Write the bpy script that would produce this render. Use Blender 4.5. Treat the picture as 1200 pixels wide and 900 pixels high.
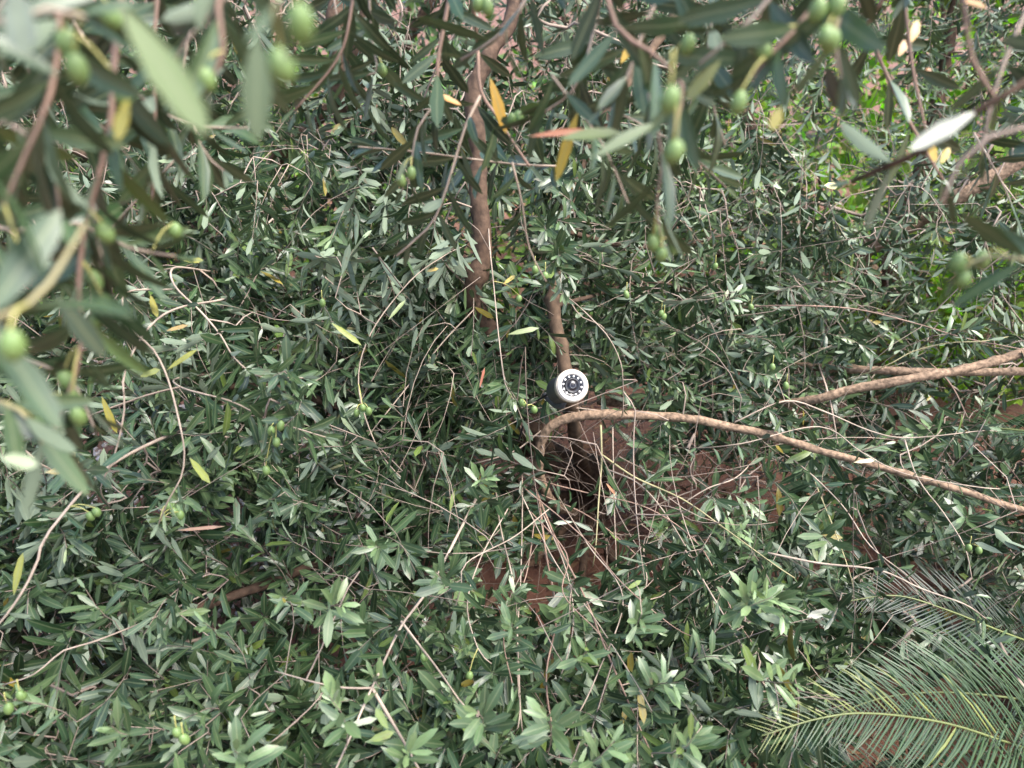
import bpy, math, random
import numpy as np
from mathutils import Vector, Matrix, noise

# ------------------------------------------------------------------ camera, sky, sun, exposure
scene = bpy.context.scene
for o in list(bpy.data.objects):
    bpy.data.objects.remove(o)
COL = scene.collection

CAM = np.array([0.0, 0.0, 1.70])
PITCH = math.radians(28.0)
FPX = 906.0                                   # focal length in pixels of the 1200 x 900 photograph
cam_data = bpy.data.cameras.new('camera')
cam_data.sensor_width = 36.0
cam_data.lens = 36.0 * FPX / 1200.0
cam_data.clip_start = 0.02
cam_data.clip_end = 500.0
cam_data.dof.use_dof = True
cam_data.dof.focus_distance = 1.75
cam_data.dof.aperture_fstop = 3.2
cam = bpy.data.objects.new('camera', cam_data)
COL.objects.link(cam)
cam.location = CAM
cam.rotation_euler = (math.pi / 2 - PITCH, 0, 0)
scene.camera = cam

SUN_EL, SUN_AZ = math.radians(60), math.radians(112)     # azimuth clockwise from +Y: high, from the right and a little behind
world = bpy.data.worlds.new('World')
scene.world = world
world.use_nodes = True
wn = world.node_tree.nodes
wl = world.node_tree.links
wn.clear()
w_out = wn.new('ShaderNodeOutputWorld')
w_bg = wn.new('ShaderNodeBackground')
w_sky = wn.new('ShaderNodeTexSky')
w_sky.sky_type = 'NISHITA'
w_sky.sun_disc = False
w_sky.sun_elevation = SUN_EL
w_sky.sun_rotation = SUN_AZ
w_sky.air_density = 1.0
w_sky.dust_density = 3.0
w_sky.ozone_density = 1.0
w_bg.inputs['Strength'].default_value = 0.15
wl.new(w_sky.outputs['Color'], w_bg.inputs['Color'])
wl.new(w_bg.outputs['Background'], w_out.inputs['Surface'])

sun_data = bpy.data.lights.new('sun', 'SUN')
sun_data.energy = 2.0
sun_data.angle = math.radians(36)
sun_data.color = (1.0, 0.97, 0.92)
sun = bpy.data.objects.new('sun', sun_data)
COL.objects.link(sun)
sd = Vector((math.sin(SUN_AZ) * math.cos(SUN_EL), math.cos(SUN_AZ) * math.cos(SUN_EL), math.sin(SUN_EL)))
sun.rotation_euler = (-sd).to_track_quat('-Z', 'Y').to_euler()
sun.location = sd * 20

scene.view_settings.view_transform = 'Standard'
scene.view_settings.look = 'None'
scene.view_settings.gamma = 1.0
scene.view_settings.exposure = 2.0
scene.view_settings.use_curve_mapping = False
scene.render.engine = 'CYCLES'
scene.cycles.max_bounces = 6
scene.cycles.transmission_bounces = 4
scene.cycles.diffuse_bounces = 3
scene.cycles.glossy_bounces = 2

# ------------------------------------------------------------------ helpers
rng = np.random.default_rng(11)
random.seed(11)
RIGHT = np.array([1.0, 0, 0])
FWD = np.array([0, math.cos(PITCH), -math.sin(PITCH)])
UPV = np.array([0, math.sin(PITCH), math.cos(PITCH)])
UP = np.array([0, 0, 1.0])


def at(px, py, d):
    """a point d metres deep along the photograph's line of sight"""
    return CAM + d * (FWD + RIGHT * (px - 600) / FPX - UPV * (py - 450) / FPX)


def pix(p):
    q = np.asarray(p) - CAM
    d = q @ FWD
    return 600 + FPX * (q @ RIGHT) / d, 450 - FPX * (q @ UPV) / d, d


def norm(v):
    v = np.asarray(v, float)
    n = np.linalg.norm(v, axis=-1, keepdims=True)
    return v / np.maximum(n, 1e-9)


def catmull(P, step):
    """smooth a polyline; P is n x k, the first three columns are the position"""
    P = np.asarray(P, float)
    if len(P) < 3:
        n = max(2, int(np.linalg.norm(P[-1, :3] - P[0, :3]) / step) + 1)
        t = np.linspace(0, 1, n)[:, None]
        return P[0] * (1 - t) + P[-1] * t
    Q = np.vstack([2 * P[0] - P[1], P, 2 * P[-1] - P[-2]])
    out = []
    for i in range(1, len(Q) - 2):
        seg = np.linalg.norm(Q[i + 1, :3] - Q[i, :3])
        n = max(1, int(math.ceil(seg / step)))
        t = (np.arange(n) / n)[:, None]
        a, b, c, d = Q[i - 1], Q[i], Q[i + 1], Q[i + 2]
        out.append(0.5 * (2 * b + (c - a) * t + (2 * a - 5 * b + 4 * c - d) * t ** 2 + (3 * b - a - 3 * c + d) * t ** 3))
    out.append(Q[-2][None])
    return np.vstack(out)


def new_mesh(name, V, F, mats, smooth=True, mat_idx=None):
    me = bpy.data.meshes.new(name)
    V = np.asarray(V, np.float32)
    F = [np.asarray(f, np.int32) for f in (F if isinstance(F, list) else [F])]   # blocks of equal-sided faces
    F = [f for f in F if len(f)]
    me.vertices.add(len(V))
    me.vertices.foreach_set('co', V.ravel())
    nl = sum(f.size for f in F)
    nf = sum(len(f) for f in F)
    me.loops.add(nl)
    me.loops.foreach_set('vertex_index', np.concatenate([f.ravel() for f in F]))
    me.polygons.add(nf)
    tot = np.concatenate([np.full(len(f), f.shape[1], np.int32) for f in F])
    start = np.concatenate([[0], np.cumsum(tot)[:-1]]).astype(np.int32)
    me.polygons.foreach_set('loop_start', start)
    me.polygons.foreach_set('loop_total', tot)
    for m in mats:
        me.materials.append(m)
    if mat_idx is not None:
        me.polygons.foreach_set('material_index', np.asarray(mat_idx, np.int32))
    me.polygons.foreach_set('use_smooth', np.full(nf, smooth, bool))
    me.update(calc_edges=True)
    me.validate()
    return me


class Tubes:
    """collects tapered tubes as one mesh"""
    def __init__(self):
        self.V, self.F, self.n = [], [], 0

    def add(self, P, R, sides=5, wob=0.0, cap=True):
        P = np.asarray(P, float)
        R = np.asarray(R, float) * np.ones(len(P))
        T = norm(np.gradient(P, axis=0))
        a = np.cross(T[0], UP)
        if np.linalg.norm(a) < 0.05:
            a = np.cross(T[0], RIGHT)
        a = norm(a)
        A = np.empty_like(P)
        for i in range(len(P)):
            a = a - T[i] * (a @ T[i])
            a = a / max(np.linalg.norm(a), 1e-9)
            A[i] = a
        B = np.cross(T, A)
        ang = np.arange(sides) * 2 * math.pi / sides
        rr = R[:, None] * (1 + wob * rng.standard_normal((len(P), sides)))
        V = P[:, None] + rr[..., None] * (np.cos(ang)[None, :, None] * A[:, None] + np.sin(ang)[None, :, None] * B[:, None])
        i = np.arange(len(P) - 1)[:, None] * sides
        j = np.arange(sides)[None]
        k = (j + 1) % sides
        F = np.stack([i + j, i + k, i + sides + k, i + sides + j], -1).reshape(-1, 4) + self.n
        V = V.reshape(-1, 3)
        if cap:
            e = self.n + len(V)
            V = np.vstack([V, P[-1] + T[-1] * R[-1], P[0] - T[0] * R[0] * .3])
            o = self.n + (len(P) - 1) * sides
            jj = np.arange(sides)
            kk = (jj + 1) % sides
            F = np.vstack([F, np.stack([o + jj, o + kk, np.full(sides, e), np.full(sides, e)], -1),
                           np.stack([self.n + kk, self.n + jj, np.full(sides, e + 1), np.full(sides, e + 1)], -1)])
        self.V.append(V)
        self.F.append(F)
        self.n += len(V)

    def mesh(self, name, mat, origin=(0, 0, 0)):
        V = np.vstack(self.V) - np.asarray(origin)
        F = np.vstack(self.F)
        tri = F[:, 2] == F[:, 3]
        return new_mesh(name, V, [F[~tri], F[tri][:, :3]], [mat])


WPOS = {}


def put(name, me, parent=None, w=(0, 0, 0), rot=None):
    """link an object at world position w; parents are never rotated unless rot is given on a leaf of the tree"""
    o = bpy.data.objects.new(name, me)
    COL.objects.link(o)
    w = np.asarray(w, float)
    base = WPOS[parent.name] if parent else np.zeros(3)
    o.parent = parent
    loc = Matrix.Translation(Vector(w - base))
    o.matrix_local = loc @ rot if rot is not None else loc
    WPOS[o.name] = w
    return o


def tag(o, label=None, cat=None, group=None, kind=None):
    if label: o['label'] = label
    if cat: o['category'] = cat
    if group: o['group'] = group
    if kind: o['kind'] = kind
    return o


# ------------------------------------------------------------------ materials
def mat(name):
    m = bpy.data.materials.new(name)
    m.use_nodes = True
    nt = m.node_tree
    return m, nt.nodes, nt.links, nt.nodes['Principled BSDF'], nt.nodes['Material Output']


def simple(name, col, rough=0.6, spec=0.5, metal=0.0, noise_scale=None, var=0.25, bump=0.0, coat=0.0):
    m, n, l, b, out = mat(name)
    b.inputs['Roughness'].default_value = rough
    b.inputs['Specular IOR Level'].default_value = spec
    b.inputs['Metallic'].default_value = metal
    b.inputs['Coat Weight'].default_value = coat
    b.inputs['Base Color'].default_value = (*col, 1)
    if noise_scale:
        tc = n.new('ShaderNodeTexCoord')
        t = n.new('ShaderNodeTexNoise')
        t.inputs['Scale'].default_value = noise_scale
        t.inputs['Detail'].default_value = 5
        l.new(tc.outputs['Object'], t.inputs['Vector'])
        r = n.new('ShaderNodeValToRGB')
        r.color_ramp.elements[0].position = .3
        r.color_ramp.elements[1].position = .7
        r.color_ramp.elements[0].color = (*[c * (1 - var) for c in col], 1)
        r.color_ramp.elements[1].color = (*[min(1, c * (1 + var)) for c in col], 1)
        l.new(t.outputs['Fac'], r.inputs['Fac'])
        l.new(r.outputs['Color'], b.inputs['Base Color'])
        if bump:
            bp = n.new('ShaderNodeBump')
            bp.inputs['Strength'].default_value = bump
            bp.inputs['Distance'].default_value = .004
            l.new(t.outputs['Fac'], bp.inputs['Height'])
            l.new(bp.outputs['Normal'], b.inputs['Normal'])
    return m


def leaf_mat(name, under=False, rough=0.4, spec=0.5, trans=0.22, tint=(1, 1, 1)):
    """the leaf's own colour is stored per leaf in the colour attribute, its alpha runs from the midrib (0) to the edge (1)"""
    m, n, l, b, out = mat(name)
    a = n.new('ShaderNodeAttribute')
    a.attribute_name = 'leafcol'
    tc = n.new('ShaderNodeTexCoord')
    t = n.new('ShaderNodeTexNoise')
    t.inputs['Scale'].default_value = 90
    l.new(tc.outputs['Object'], t.inputs['Vector'])
    mr = n.new('ShaderNodeMapRange')
    mr.inputs['To Min'].default_value = .7
    mr.inputs['To Max'].default_value = 1.3
    l.new(t.outputs['Fac'], mr.inputs['Value'])
    mul = n.new('ShaderNodeVectorMath')
    mul.operation = 'SCALE'
    l.new(a.outputs['Color'], mul.inputs[0])
    l.new(mr.outputs['Result'], mul.inputs['Scale'])
    rib = n.new('ShaderNodeMapRange')
    rib.inputs['From Min'].default_value = .06
    rib.inputs['From Max'].default_value = .2
    rib.inputs['To Min'].default_value = .45
    rib.inputs['To Max'].default_value = 0
    l.new(a.outputs['Alpha'], rib.inputs['Value'])
    mx = n.new('ShaderNodeMix')
    mx.data_type = 'RGBA'
    mx.inputs[7].default_value = (.19, .22, .11, 1)
    l.new(rib.outputs['Result'], mx.inputs[0])
    l.new(mul.outputs['Vector'], mx.inputs[6])
    col = mx.outputs[2]
    if under:
        m2 = n.new('ShaderNodeMix')
        m2.data_type = 'RGBA'
        m2.inputs[0].default_value = .55
        m2.inputs[7].default_value = (.21, .25, .185, 1)
        l.new(col, m2.inputs[6])
        col = m2.outputs[2]
    sp = n.new('ShaderNodeTexNoise')                       # brown blotches here and there
    sp.inputs['Scale'].default_value = 38
    l.new(tc.outputs['Object'], sp.inputs['Vector'])
    sr = n.new('ShaderNodeMapRange')
    sr.inputs['From Min'].default_value = .66
    sr.inputs['From Max'].default_value = .74
    sr.inputs['To Max'].default_value = .55
    l.new(sp.outputs['Fac'], sr.inputs['Value'])
    m3 = n.new('ShaderNodeMix')
    m3.data_type = 'RGBA'
    m3.inputs[7].default_value = (.10, .065, .03, 1)
    l.new(sr.outputs['Result'], m3.inputs[0])
    l.new(col, m3.inputs[6])
    col = m3.outputs[2]
    l.new(col, b.inputs['Base Color'])
    b.inputs['Roughness'].default_value = .7 if under else rough
    b.inputs['Specular IOR Level'].default_value = .3 if under else spec
    tr = n.new('ShaderNodeBsdfTranslucent')
    g = n.new('ShaderNodeVectorMath')
    g.operation = 'MULTIPLY'
    g.inputs[1].default_value = (1.9, 2.2, .9)
    l.new(col, g.inputs[0])
    l.new(g.outputs['Vector'], tr.inputs['Color'])
    ms = n.new('ShaderNodeMixShader')
    ms.inputs[0].default_value = trans
    l.new(b.outputs['BSDF'], ms.inputs[1])
    l.new(tr.outputs['BSDF'], ms.inputs[2])
    l.new(ms.outputs['Shader'], out.inputs['Surface'])
    return m


M_UP = leaf_mat('olive_leaf_upper', False, .39, .7, .07)
M_LO = leaf_mat('olive_leaf_underside', True, trans=.07)
M_BROAD = leaf_mat('shrub_leaf_upper', False, .45, .4, .45)
M_BROAD_LO = leaf_mat('shrub_leaf_underside', False, .6, .3, .45)
M_CYC = leaf_mat('cycad_leaflet', False, .4, .45, .10)
M_DRY = simple('dry_leaf', (.20, .115, .065), .8, .2, noise_scale=9, var=.5)
M_BARK = simple('olive_bark', (.068, .042, .027), .85, .25, noise_scale=55, var=.5, bump=.7)
M_LIMB = simple('olive_limb_bark', (.20, .135, .088), .85, .25, noise_scale=85, var=.6, bump=1.0)
M_TWIG = simple('olive_twig', (.30, .235, .18), .75, .3, noise_scale=14, var=.4)
M_TWIGF = simple('olive_fine_twig', (.24, .185, .145), .75, .3, noise_scale=6, var=.5)
M_GREENTWIG = simple('olive_green_shoot', (.26, .23, .12), .65, .35, noise_scale=20, var=.25)
M_PINKTWIG = simple('olive_reddish_twig', (.23, .15, .11), .7, .3, noise_scale=20, var=.3)
M_OLIVE = simple('olive_fruit', (.13, .20, .06), .45, .45, noise_scale=120, var=.18)
M_STALK = simple('olive_stalk', (.38, .36, .12), .6, .3)
M_RACHIS = simple('cycad_rachis', (.12, .14, .045), .45, .45, noise_scale=25, var=.25)
M_CTRUNK = simple('cycad_trunk', (.09, .06, .04), .95, .2, noise_scale=30, var=.5, bump=1)

# ------------------------------------------------------------------ the ground
def soil_material():
    m, n, l, b, out = mat('red_soil')
    tc = n.new('ShaderNodeTexCoord')
    t1 = n.new('ShaderNodeTexNoise'); t1.inputs['Scale'].default_value = 3.5; t1.inputs['Detail'].default_value = 8
    t2 = n.new('ShaderNodeTexNoise'); t2.inputs['Scale'].default_value = 45; t2.inputs['Detail'].default_value = 8
    r = n.new('ShaderNodeValToRGB')
    r.color_ramp.elements[0].position = .3; r.color_ramp.elements[0].color = (.09, .038, .024, 1)
    r.color_ramp.elements[1].position = .72; r.color_ramp.elements[1].color = (.19, .088, .055, 1)
    mx = n.new('ShaderNodeMix')
    mx.inputs[0].default_value = .5
    for t in (t1, t2):
        l.new(tc.outputs['Object'], t.inputs['Vector'])
    l.new(t1.outputs['Fac'], mx.inputs[2]); l.new(t2.outputs['Fac'], mx.inputs[3])
    l.new(mx.outputs[0], r.inputs['Fac'])
    l.new(r.outputs['Color'], b.inputs['Base Color'])
    b.inputs['Roughness'].default_value = .95
    bp = n.new('ShaderNodeBump'); bp.inputs['Strength'].default_value = .8; bp.inputs['Distance'].default_value = .012
    l.new(t2.outputs['Fac'], bp.inputs['Height']); l.new(bp.outputs['Normal'], b.inputs['Normal'])
    return m


def axis(lo, hi, step, far, k=1.25):
    c = list(np.arange(lo, hi + 1e-6, step))
    s = step
    while c[-1] < far:
        s *= k; c.append(c[-1] + s)
    s = step
    while c[0] > -far:
        s *= k; c.insert(0, c[0] - s)
    return np.array(c)


gx, gy = axis(-3, 3, .04, 250), axis(.6, 5.5, .04, 250)


def gheight(x, y):
    h = .045 * noise.noise((x * .9, y * .9, 3.1)) + .022 * noise.noise((x * 4, y * 4, 7.7)) + .009 * noise.noise((x * 14, y * 14, 1.3))
    f = max(0.0, 1 - max(0, math.hypot(x, y - 2.5) - 4) / 6)
    return h * f


X, Y = np.meshgrid(gx, gy)
GV = np.stack([X, Y, np.vectorize(gheight)(X, Y)], -1).reshape(-1, 3)
nx = len(gx)
ii, jj = np.meshgrid(np.arange(len(gy) - 1), np.arange(nx - 1), indexing='ij')
q = (ii * nx + jj).ravel()
GF = np.stack([q, q + 1, q + nx + 1, q + nx], -1)
ground = put('ground', new_mesh('ground', GV, GF, [soil_material()]))
tag(ground, 'bare red brown soil under the olive trees', None, kind='structure')


# ------------------------------------------------------------------ leaves
def leaf_template(ts, ws, thick=0.05):
    """two sheets (upper and lower) of a narrow leaf of length 1 and half-width 1; columns: along, across, side(0/1), |across|"""
    mids = list(zip(ts[1:-1], ws[1:-1]))
    up = [(ts[0], 0, 0)]
    for t, w in mids:
        up += [(t, -w, 1), (t, 0, 0), (t, w, 1)]
    up += [(ts[-1], 0, 0)]
    up = np.array(up, float)
    n = len(up)
    tris, quads = [], []
    tris += [(0, 2, 1), (0, 3, 2)]
    for i in range(len(mids) - 1):
        a = 1 + 3 * i
        quads += [(a, a + 1, a + 4, a + 3), (a + 1, a + 2, a + 5, a + 4)]
    a = 1 + 3 * (len(mids) - 1)
    e = n - 1
    tris += [(a, a + 1, e), (a + 1, a + 2, e)]
    T = np.array(tris, np.int32)
    Q = np.array(quads, np.int32).reshape(-1, 4)
    V = np.vstack([np.c_[up[:, :2], np.zeros(n), up[:, 2]], np.c_[up[:, :2], np.ones(n), up[:, 2]]])
    return V, (T, T[:, ::-1] + n), (Q, Q[:, ::-1] + n)


T_OLIVE = leaf_template([0, .18, .5, .84, 1], [0, .52, 1, .72, 0])
T_TINY = leaf_template([0, .55, 1], [0, 1, 0])
T_SMALL = leaf_template([0, .3, .76, 1], [0, .78, .92, 0])


def leaf_mesh(name, L, tpl, mats, origin=(0, 0, 0)):
    """L: dict of arrays pos, axis, nor, len, wid, bend, fold, col -> one mesh"""
    V, T, Q = tpl
    n, k = len(L['len']), len(V)
    ax = norm(L['axis'])
    nr = L['nor'] - ax * np.sum(L['nor'] * ax, 1, keepdims=True)
    nr = norm(nr)
    sd_ = np.cross(nr, ax)
    t = V[None, :, 0]; s = V[None, :, 1]; side = V[None, :, 2]
    ln = L['len'][:, None]; wd = L['wid'][:, None]
    x = ln * (t - .25 * (L['bend'][:, None] ** 2) * t ** 2)
    y = wd * s
    z = -L['bend'][:, None] * ln * t ** 2 * .55 + L['fold'][:, None] * wd * np.abs(s) - side * .0005
    W = (np.asarray(L['pos'])[:, None] + x[..., None] * ax[:, None] + y[..., None] * sd_[:, None] + z[..., None] * nr[:, None]) - np.asarray(origin)
    off = (np.arange(n) * k)[:, None, None]
    blocks, idx = [], []
    for m_i in (0, 1):
        for B in (Q[m_i], T[m_i]):
            if len(B):
                blocks.append((B[None] + off).reshape(-1, B.shape[1]))
                idx.append(np.full(len(blocks[-1]), m_i))
    me = new_mesh(name, W.reshape(-1, 3), blocks, mats, True, np.concatenate(idx))
    ca = me.color_attributes.new('leafcol', 'FLOAT_COLOR', 'POINT')
    C = np.empty((n, k, 4), np.float32)
    C[..., :3] = np.asarray(L['col'])[:, None]
    C[..., 3] = V[None, :, 3]
    ca.data.foreach_set('color', C.ravel())
    return me


def green(n, young):
    """olive leaf colours; young is 0 (old, dark) .. 1 (fresh, pale)"""
    a = np.array([.009, .029, .009]); b = np.array([.034, .070, .024]); y = np.array([.17, .25, .10])
    r = rng.random((n, 1))
    c = a * (1 - r) + b * r
    yv = np.clip(np.asarray(young).reshape(-1, 1) * (.6 + .8 * rng.random((n, 1))), 0, 1)
    c = c * (1 - yv) + y * yv
    c = c * rng.uniform(.8, 1.25, (n, 1))
    k = rng.random(n)
    sick = k < .004
    c[sick] = np.array([.26, .20, .03]) * rng.uniform(.6, 1.1, (sick.sum(), 1))
    lime = (k > .978)
    c[lime] = np.array([.10, .15, .03]) * rng.uniform(.7, 1.2, (lime.sum(), 1))
    return c


class Foliage:
    keys = ('pos', 'axis', 'nor', 'len', 'wid', 'bend', 'fold', 'col')

    def __init__(self):
        self.d = {k: [] for k in self.keys}

    def add(self, **kw):
        for k in self.keys:
            self.d[k].append(np.atleast_1d(np.asarray(kw[k], float)) if k in ('len', 'wid', 'bend', 'fold') else np.atleast_2d(np.asarray(kw[k], float)))

    def arrays(self):
        return {k: np.concatenate(v) for k, v in self.d.items()}


def leafy(F, P, t0=.3, spacing=.02, L=.055, young=.35, whorl=True, droop=.25, upbias=.55, wide=1.0, az=None, face=.3):
    """opposite leaf pairs along the polyline P from fraction t0 to its tip"""
    P = np.asarray(P, float)
    seg = np.linalg.norm(np.diff(P, axis=0), axis=1)
    s = np.concatenate([[0], np.cumsum(seg)])
    tot = s[-1]
    m = max(2, int(tot * (1 - t0) / spacing))
    u = np.linspace(t0 * tot, tot * .995, m) + rng.normal(0, spacing * .12, m)
    u = np.clip(u, 0, tot * .999)
    pos = np.stack([np.interp(u, s, P[:, i]) for i in range(3)], 1)
    T = norm(np.stack([np.interp(u, s, np.gradient(P[:, i])) for i in range(3)], 1))
    ref = np.where(np.abs(T[:, 2:3]) > .9, RIGHT[None], UP[None])
    A = norm(np.cross(T, ref))
    B = np.cross(T, A)
    a0 = rng.uniform(0, 6.28) if az is None else az
    dist = tot - u
    for half in (0, 1):
        ang = a0 + np.arange(m) * math.pi / 2 + half * math.pi + rng.normal(0, .25, m)
        rad = np.cos(ang)[:, None] * A + np.sin(ang)[:, None] * B
        th = np.radians(np.clip(28 + dist * 260, 25, 62) + rng.normal(0, 9, m))[:, None]
        ax = T * np.cos(th) + rad * np.sin(th)
        ax = norm(ax - UP * rng.uniform(0, droop, (m, 1)) + rng.normal(0, .12, (m, 3)))
        nr = norm(T * np.sin(th) - rad * np.cos(th)) + UP * upbias - FWD * face + rng.normal(0, .22, (m, 3))
        sz = np.clip(.42 + dist / .075, .42, 1) * rng.uniform(.72, 1.15, m)
        ln = L * sz
        yg = np.clip(young * (1.25 - dist / .11), 0, 1)
        keep = rng.random(m) > .12
        n_ = keep.sum()
        if not n_: continue
        F.add(pos=(pos + rad * .0015)[keep], axis=ax[keep], nor=nr[keep], len=ln[keep],
              wid=(ln * rng.uniform(.095, .132, m) * wide)[keep] , bend=np.clip(rng.normal(.22, .22, m), -.3, .8)[keep],
              fold=np.abs(rng.normal(.18, .14, m))[keep], col=green(n_, yg[keep]))


OLIVES = {}          # tree name -> list of (top point, support point)


class Tree:
    """an olive tree: traced limbs are parts, shoots grow from the nearest limb"""
    def __init__(self, name, base, label, cat, group=None):
        self.root = put(name, None, None, base)
        tag(self.root, label, cat, group)
        self.base = np.asarray(base, float)
        self.F = Foliage()
        self.nodes, self.par, self.rad = [], [], []
        self.sup = []
        self.polys = []
        self.fruit = []
        self.fruit_px = []
        self.shootpts = []

    def limb(self, pts, r0, r1, name='branch', m=None, support=True, leaf=None, sides=9, wob=.06, label=None, parent=None):
        """pts: list of (px, py, depth) or world points (as arrays); a part of its own"""
        P = np.array([at(*p) if isinstance(p, tuple) else p for p in pts])
        P = catmull(P, .025)
        n = len(P)
        R = np.linspace(r0, r1, n) * (1 + .05 * np.sin(np.arange(n) * 1.7 + rng.uniform(0, 6)))
        if r0 > .007:
            for kn in rng.integers(0, n, max(1, n // 9)):
                R[kn] *= rng.uniform(1.12, 1.35)             # knots and leaf scars
        amp = r0 * .22
        ph = rng.uniform(0, 50)
        P = P + amp * np.array([[noise.noise((i * .19 + ph, k * 9.1, 0)) for k in range(3)] for i in range(n)])
        tb = Tubes()
        tb.add(P, R, sides, wob)
        o = put(name, tb.mesh(name, m or M_BARK, P[0]), parent or self.root, P[0])
        if label: o['label'] = label
        if support:
            for p in P[::2]:
                self.sup.append(p)
        if leaf is not None:
            leafy(self.F, P, **leaf)
        self.shootpts.extend(P[::2])
        return o, P

    def shoot_at(self, tip, direction, length, t0=.3, **kw):
        """queue a leafy shoot by its tip"""
        self.polys.append((np.asarray(tip, float), norm(direction), length, t0, kw))

    def grow(self, bare=0):
        sup = np.array(self.sup)
        N = [sup]
        nodes = sup.copy()
        par = -np.ones(len(sup), int)
        load = np.zeros(len(sup))
        items = []
        for tip, dr, ln, t0, kw in self.polys:
            side = norm(np.cross(dr, rng.standard_normal(3)))
            c = rng.uniform(.05, .2) * ln
            t = np.linspace(0, 1, max(4, int(ln / .05)))[:, None]
            P = tip - dr * ln * (1 - t) + side * c * (4 * t * (1 - t)) * .6 + UP * (-.10 * ln) * (t ** 2 - 1)
            items.append((P, t0, kw))
        d0 = np.array([np.min(np.sum((sup - it[0][0]) ** 2, 1)) for it in items])
        order = np.argsort(d0)
        tb = Tubes()
        cap = len(nodes) + len(items) * 90
        ND = np.empty((cap, 3)); ND[:len(nodes)] = nodes
        cnt = len(nodes)
        paths = []
        PAR = -np.ones(cap, int)
        for oi in order:
            P, t0, kw = items[oi]
            b = P[0]
            d2 = np.sum((ND[:cnt] - b) ** 2, 1)
            j = int(np.argmin(d2))
            a = ND[j]
            dist = math.sqrt(d2[j])
            n = max(2, int(dist / .075))
            t = np.linspace(0, 1, n + 1)[:, None]
            tan1 = (P[1] - P[0]) / max(np.linalg.norm(P[1] - P[0]), 1e-6) * dist * .8
            tan0 = (b - a) * .9 + rng.standard_normal(3) * dist * .18
            h = (2 * t ** 3 - 3 * t ** 2 + 1) * a + (t ** 3 - 2 * t ** 2 + t) * tan0 + (-2 * t ** 3 + 3 * t ** 2) * b + (t ** 3 - t ** 2) * tan1
            idx = [j]
            full = np.vstack([h, P[1:]])
            k = len(full) - 1
            ids = np.arange(cnt, cnt + k)
            ND[cnt:cnt + k] = full[1:]
            PAR[cnt] = j
            PAR[cnt + 1:cnt + k] = ids[:-1]
            cnt += k
            paths.append((np.concatenate([[j], ids]), full))
            if kw.get('leaf', True):
                kk = {q: v for q, v in kw.items() if q not in ('leaf',)}
                leafy(self.F, P, t0=t0, **kk)
            if len(P) > 4:
                self.shootpts.extend(P[2::3])
        A = np.zeros(cnt)
        A[[p[0][-1] for p in paths]] = 1
        for i in range(cnt - 1, len(sup) - 1, -1):
            if PAR[i] >= 0: A[PAR[i]] += A[i]
        for ids, full in paths:
            R = np.clip(.0010 * np.maximum(A[ids], 1) ** .40, .001, .0062)
            R[0] = R[1]
            R = R * np.linspace(1.15, .8, len(R))
            tb.add(full, R, 3, .08, cap=False)
        if paths:
            o = put('twigs', tb.mesh('twigs', M_TWIGF, self.base), self.root, self.base)
            tag(o, kind='stuff')

    def olive(self, px, py, d, scale=1.0):
        self.fruit_px.append((px, py, d, scale))

    def leaf_parts(self, limit=300, tpl=T_OLIVE, tpl_far=T_SMALL, mats=None, zbuf=None):
        mats = mats or [M_UP, M_LO]
        L = self.F.arrays()
        c = L['pos'] + L['axis'] * (L['len'] * .5)[:, None]
        q = c - CAM
        d = q @ FWD
        x = 600 + FPX * (q @ RIGHT) / d
        y = 450 - FPX * (q @ UPV) / d
        inside = (d > .1) & (x > 5) & (x < 1195) & (y > 5) & (y < 895)
        # keep clear of the lens
        near = np.linalg.norm(q, axis=1) < .2
        size = np.where(inside & ~near, L['len'] / np.maximum(d, .05), 0)
        if zbuf is not None:
            cx = np.clip((x / 10).astype(int), 0, 119); cy = np.clip((y / 10).astype(int), 0, 89)
            hid = inside & (d > zbuf[cy, cx] + .06)
            size = np.where(hid, size * .3, size)
        pick = np.argsort(-size)[:limit]
        pick = pick[size[pick] * FPX > 9]
        sel = np.zeros(len(d), bool); sel[pick] = True
        rest = ~sel & ~near
        if rest.any():
            o = put('foliage', leaf_mesh('foliage', {k: v[rest] for k, v in L.items()}, tpl_far, mats, self.base), self.root, self.base)
            tag(o, kind='stuff')
        return L, pick

    def finish(self, limit=300, tpl=T_OLIVE, tpl_far=T_SMALL, mats=None, zbuf=None):
        mats = mats or [M_UP, M_LO]
        L, pick = self.leaf_parts(limit, tpl, tpl_far, mats, zbuf)
        for i in pick:
            ax = norm(L['axis'][i]); nr = norm(L['nor'][i] - ax * (L['nor'][i] @ ax)); sdv = np.cross(nr, ax)
            me = leaf_variant(L['bend'][i], L['fold'][i], L['col'][i], L['wid'][i] / L['len'][i], tpl, mats)
            s = L['len'][i]
            R = Matrix(((ax[0], sdv[0], nr[0], 0), (ax[1], sdv[1], nr[1], 0), (ax[2], sdv[2], nr[2], 0), (0, 0, 0, 1)))
            put('leaf', me, self.root, L['pos'][i], R @ Matrix.Scale(s, 4))
        sp = np.array(self.shootpts)
        for px, py, d, sc in self.fruit_px:
            c = at(px, py, d)
            s = .0072 * sc
            top = c + UP * s * 1.3
            anchor = top + np.array([0, .004, .02])
            if len(sp):
                dd = np.linalg.norm(sp - anchor, axis=1)
                j = int(np.argmin(dd))
                if dd[j] < .07: anchor = sp[j]
            ov = random.choice(OLIVE_MESHES)
            R = Matrix.Rotation(random.uniform(-.3, .3), 4, 'X') @ Matrix.Rotation(random.uniform(-.3, .3), 4, 'Y')
            f = put('olive', ov, self.root, c, R @ Matrix.Scale(s, 4))
            mid = (anchor + top) / 2 + np.array([0, 0, .25]) * np.linalg.norm(anchor - top) * .5
            P = catmull(np.array([anchor, mid, top - UP * s * .15]), .006)
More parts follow.
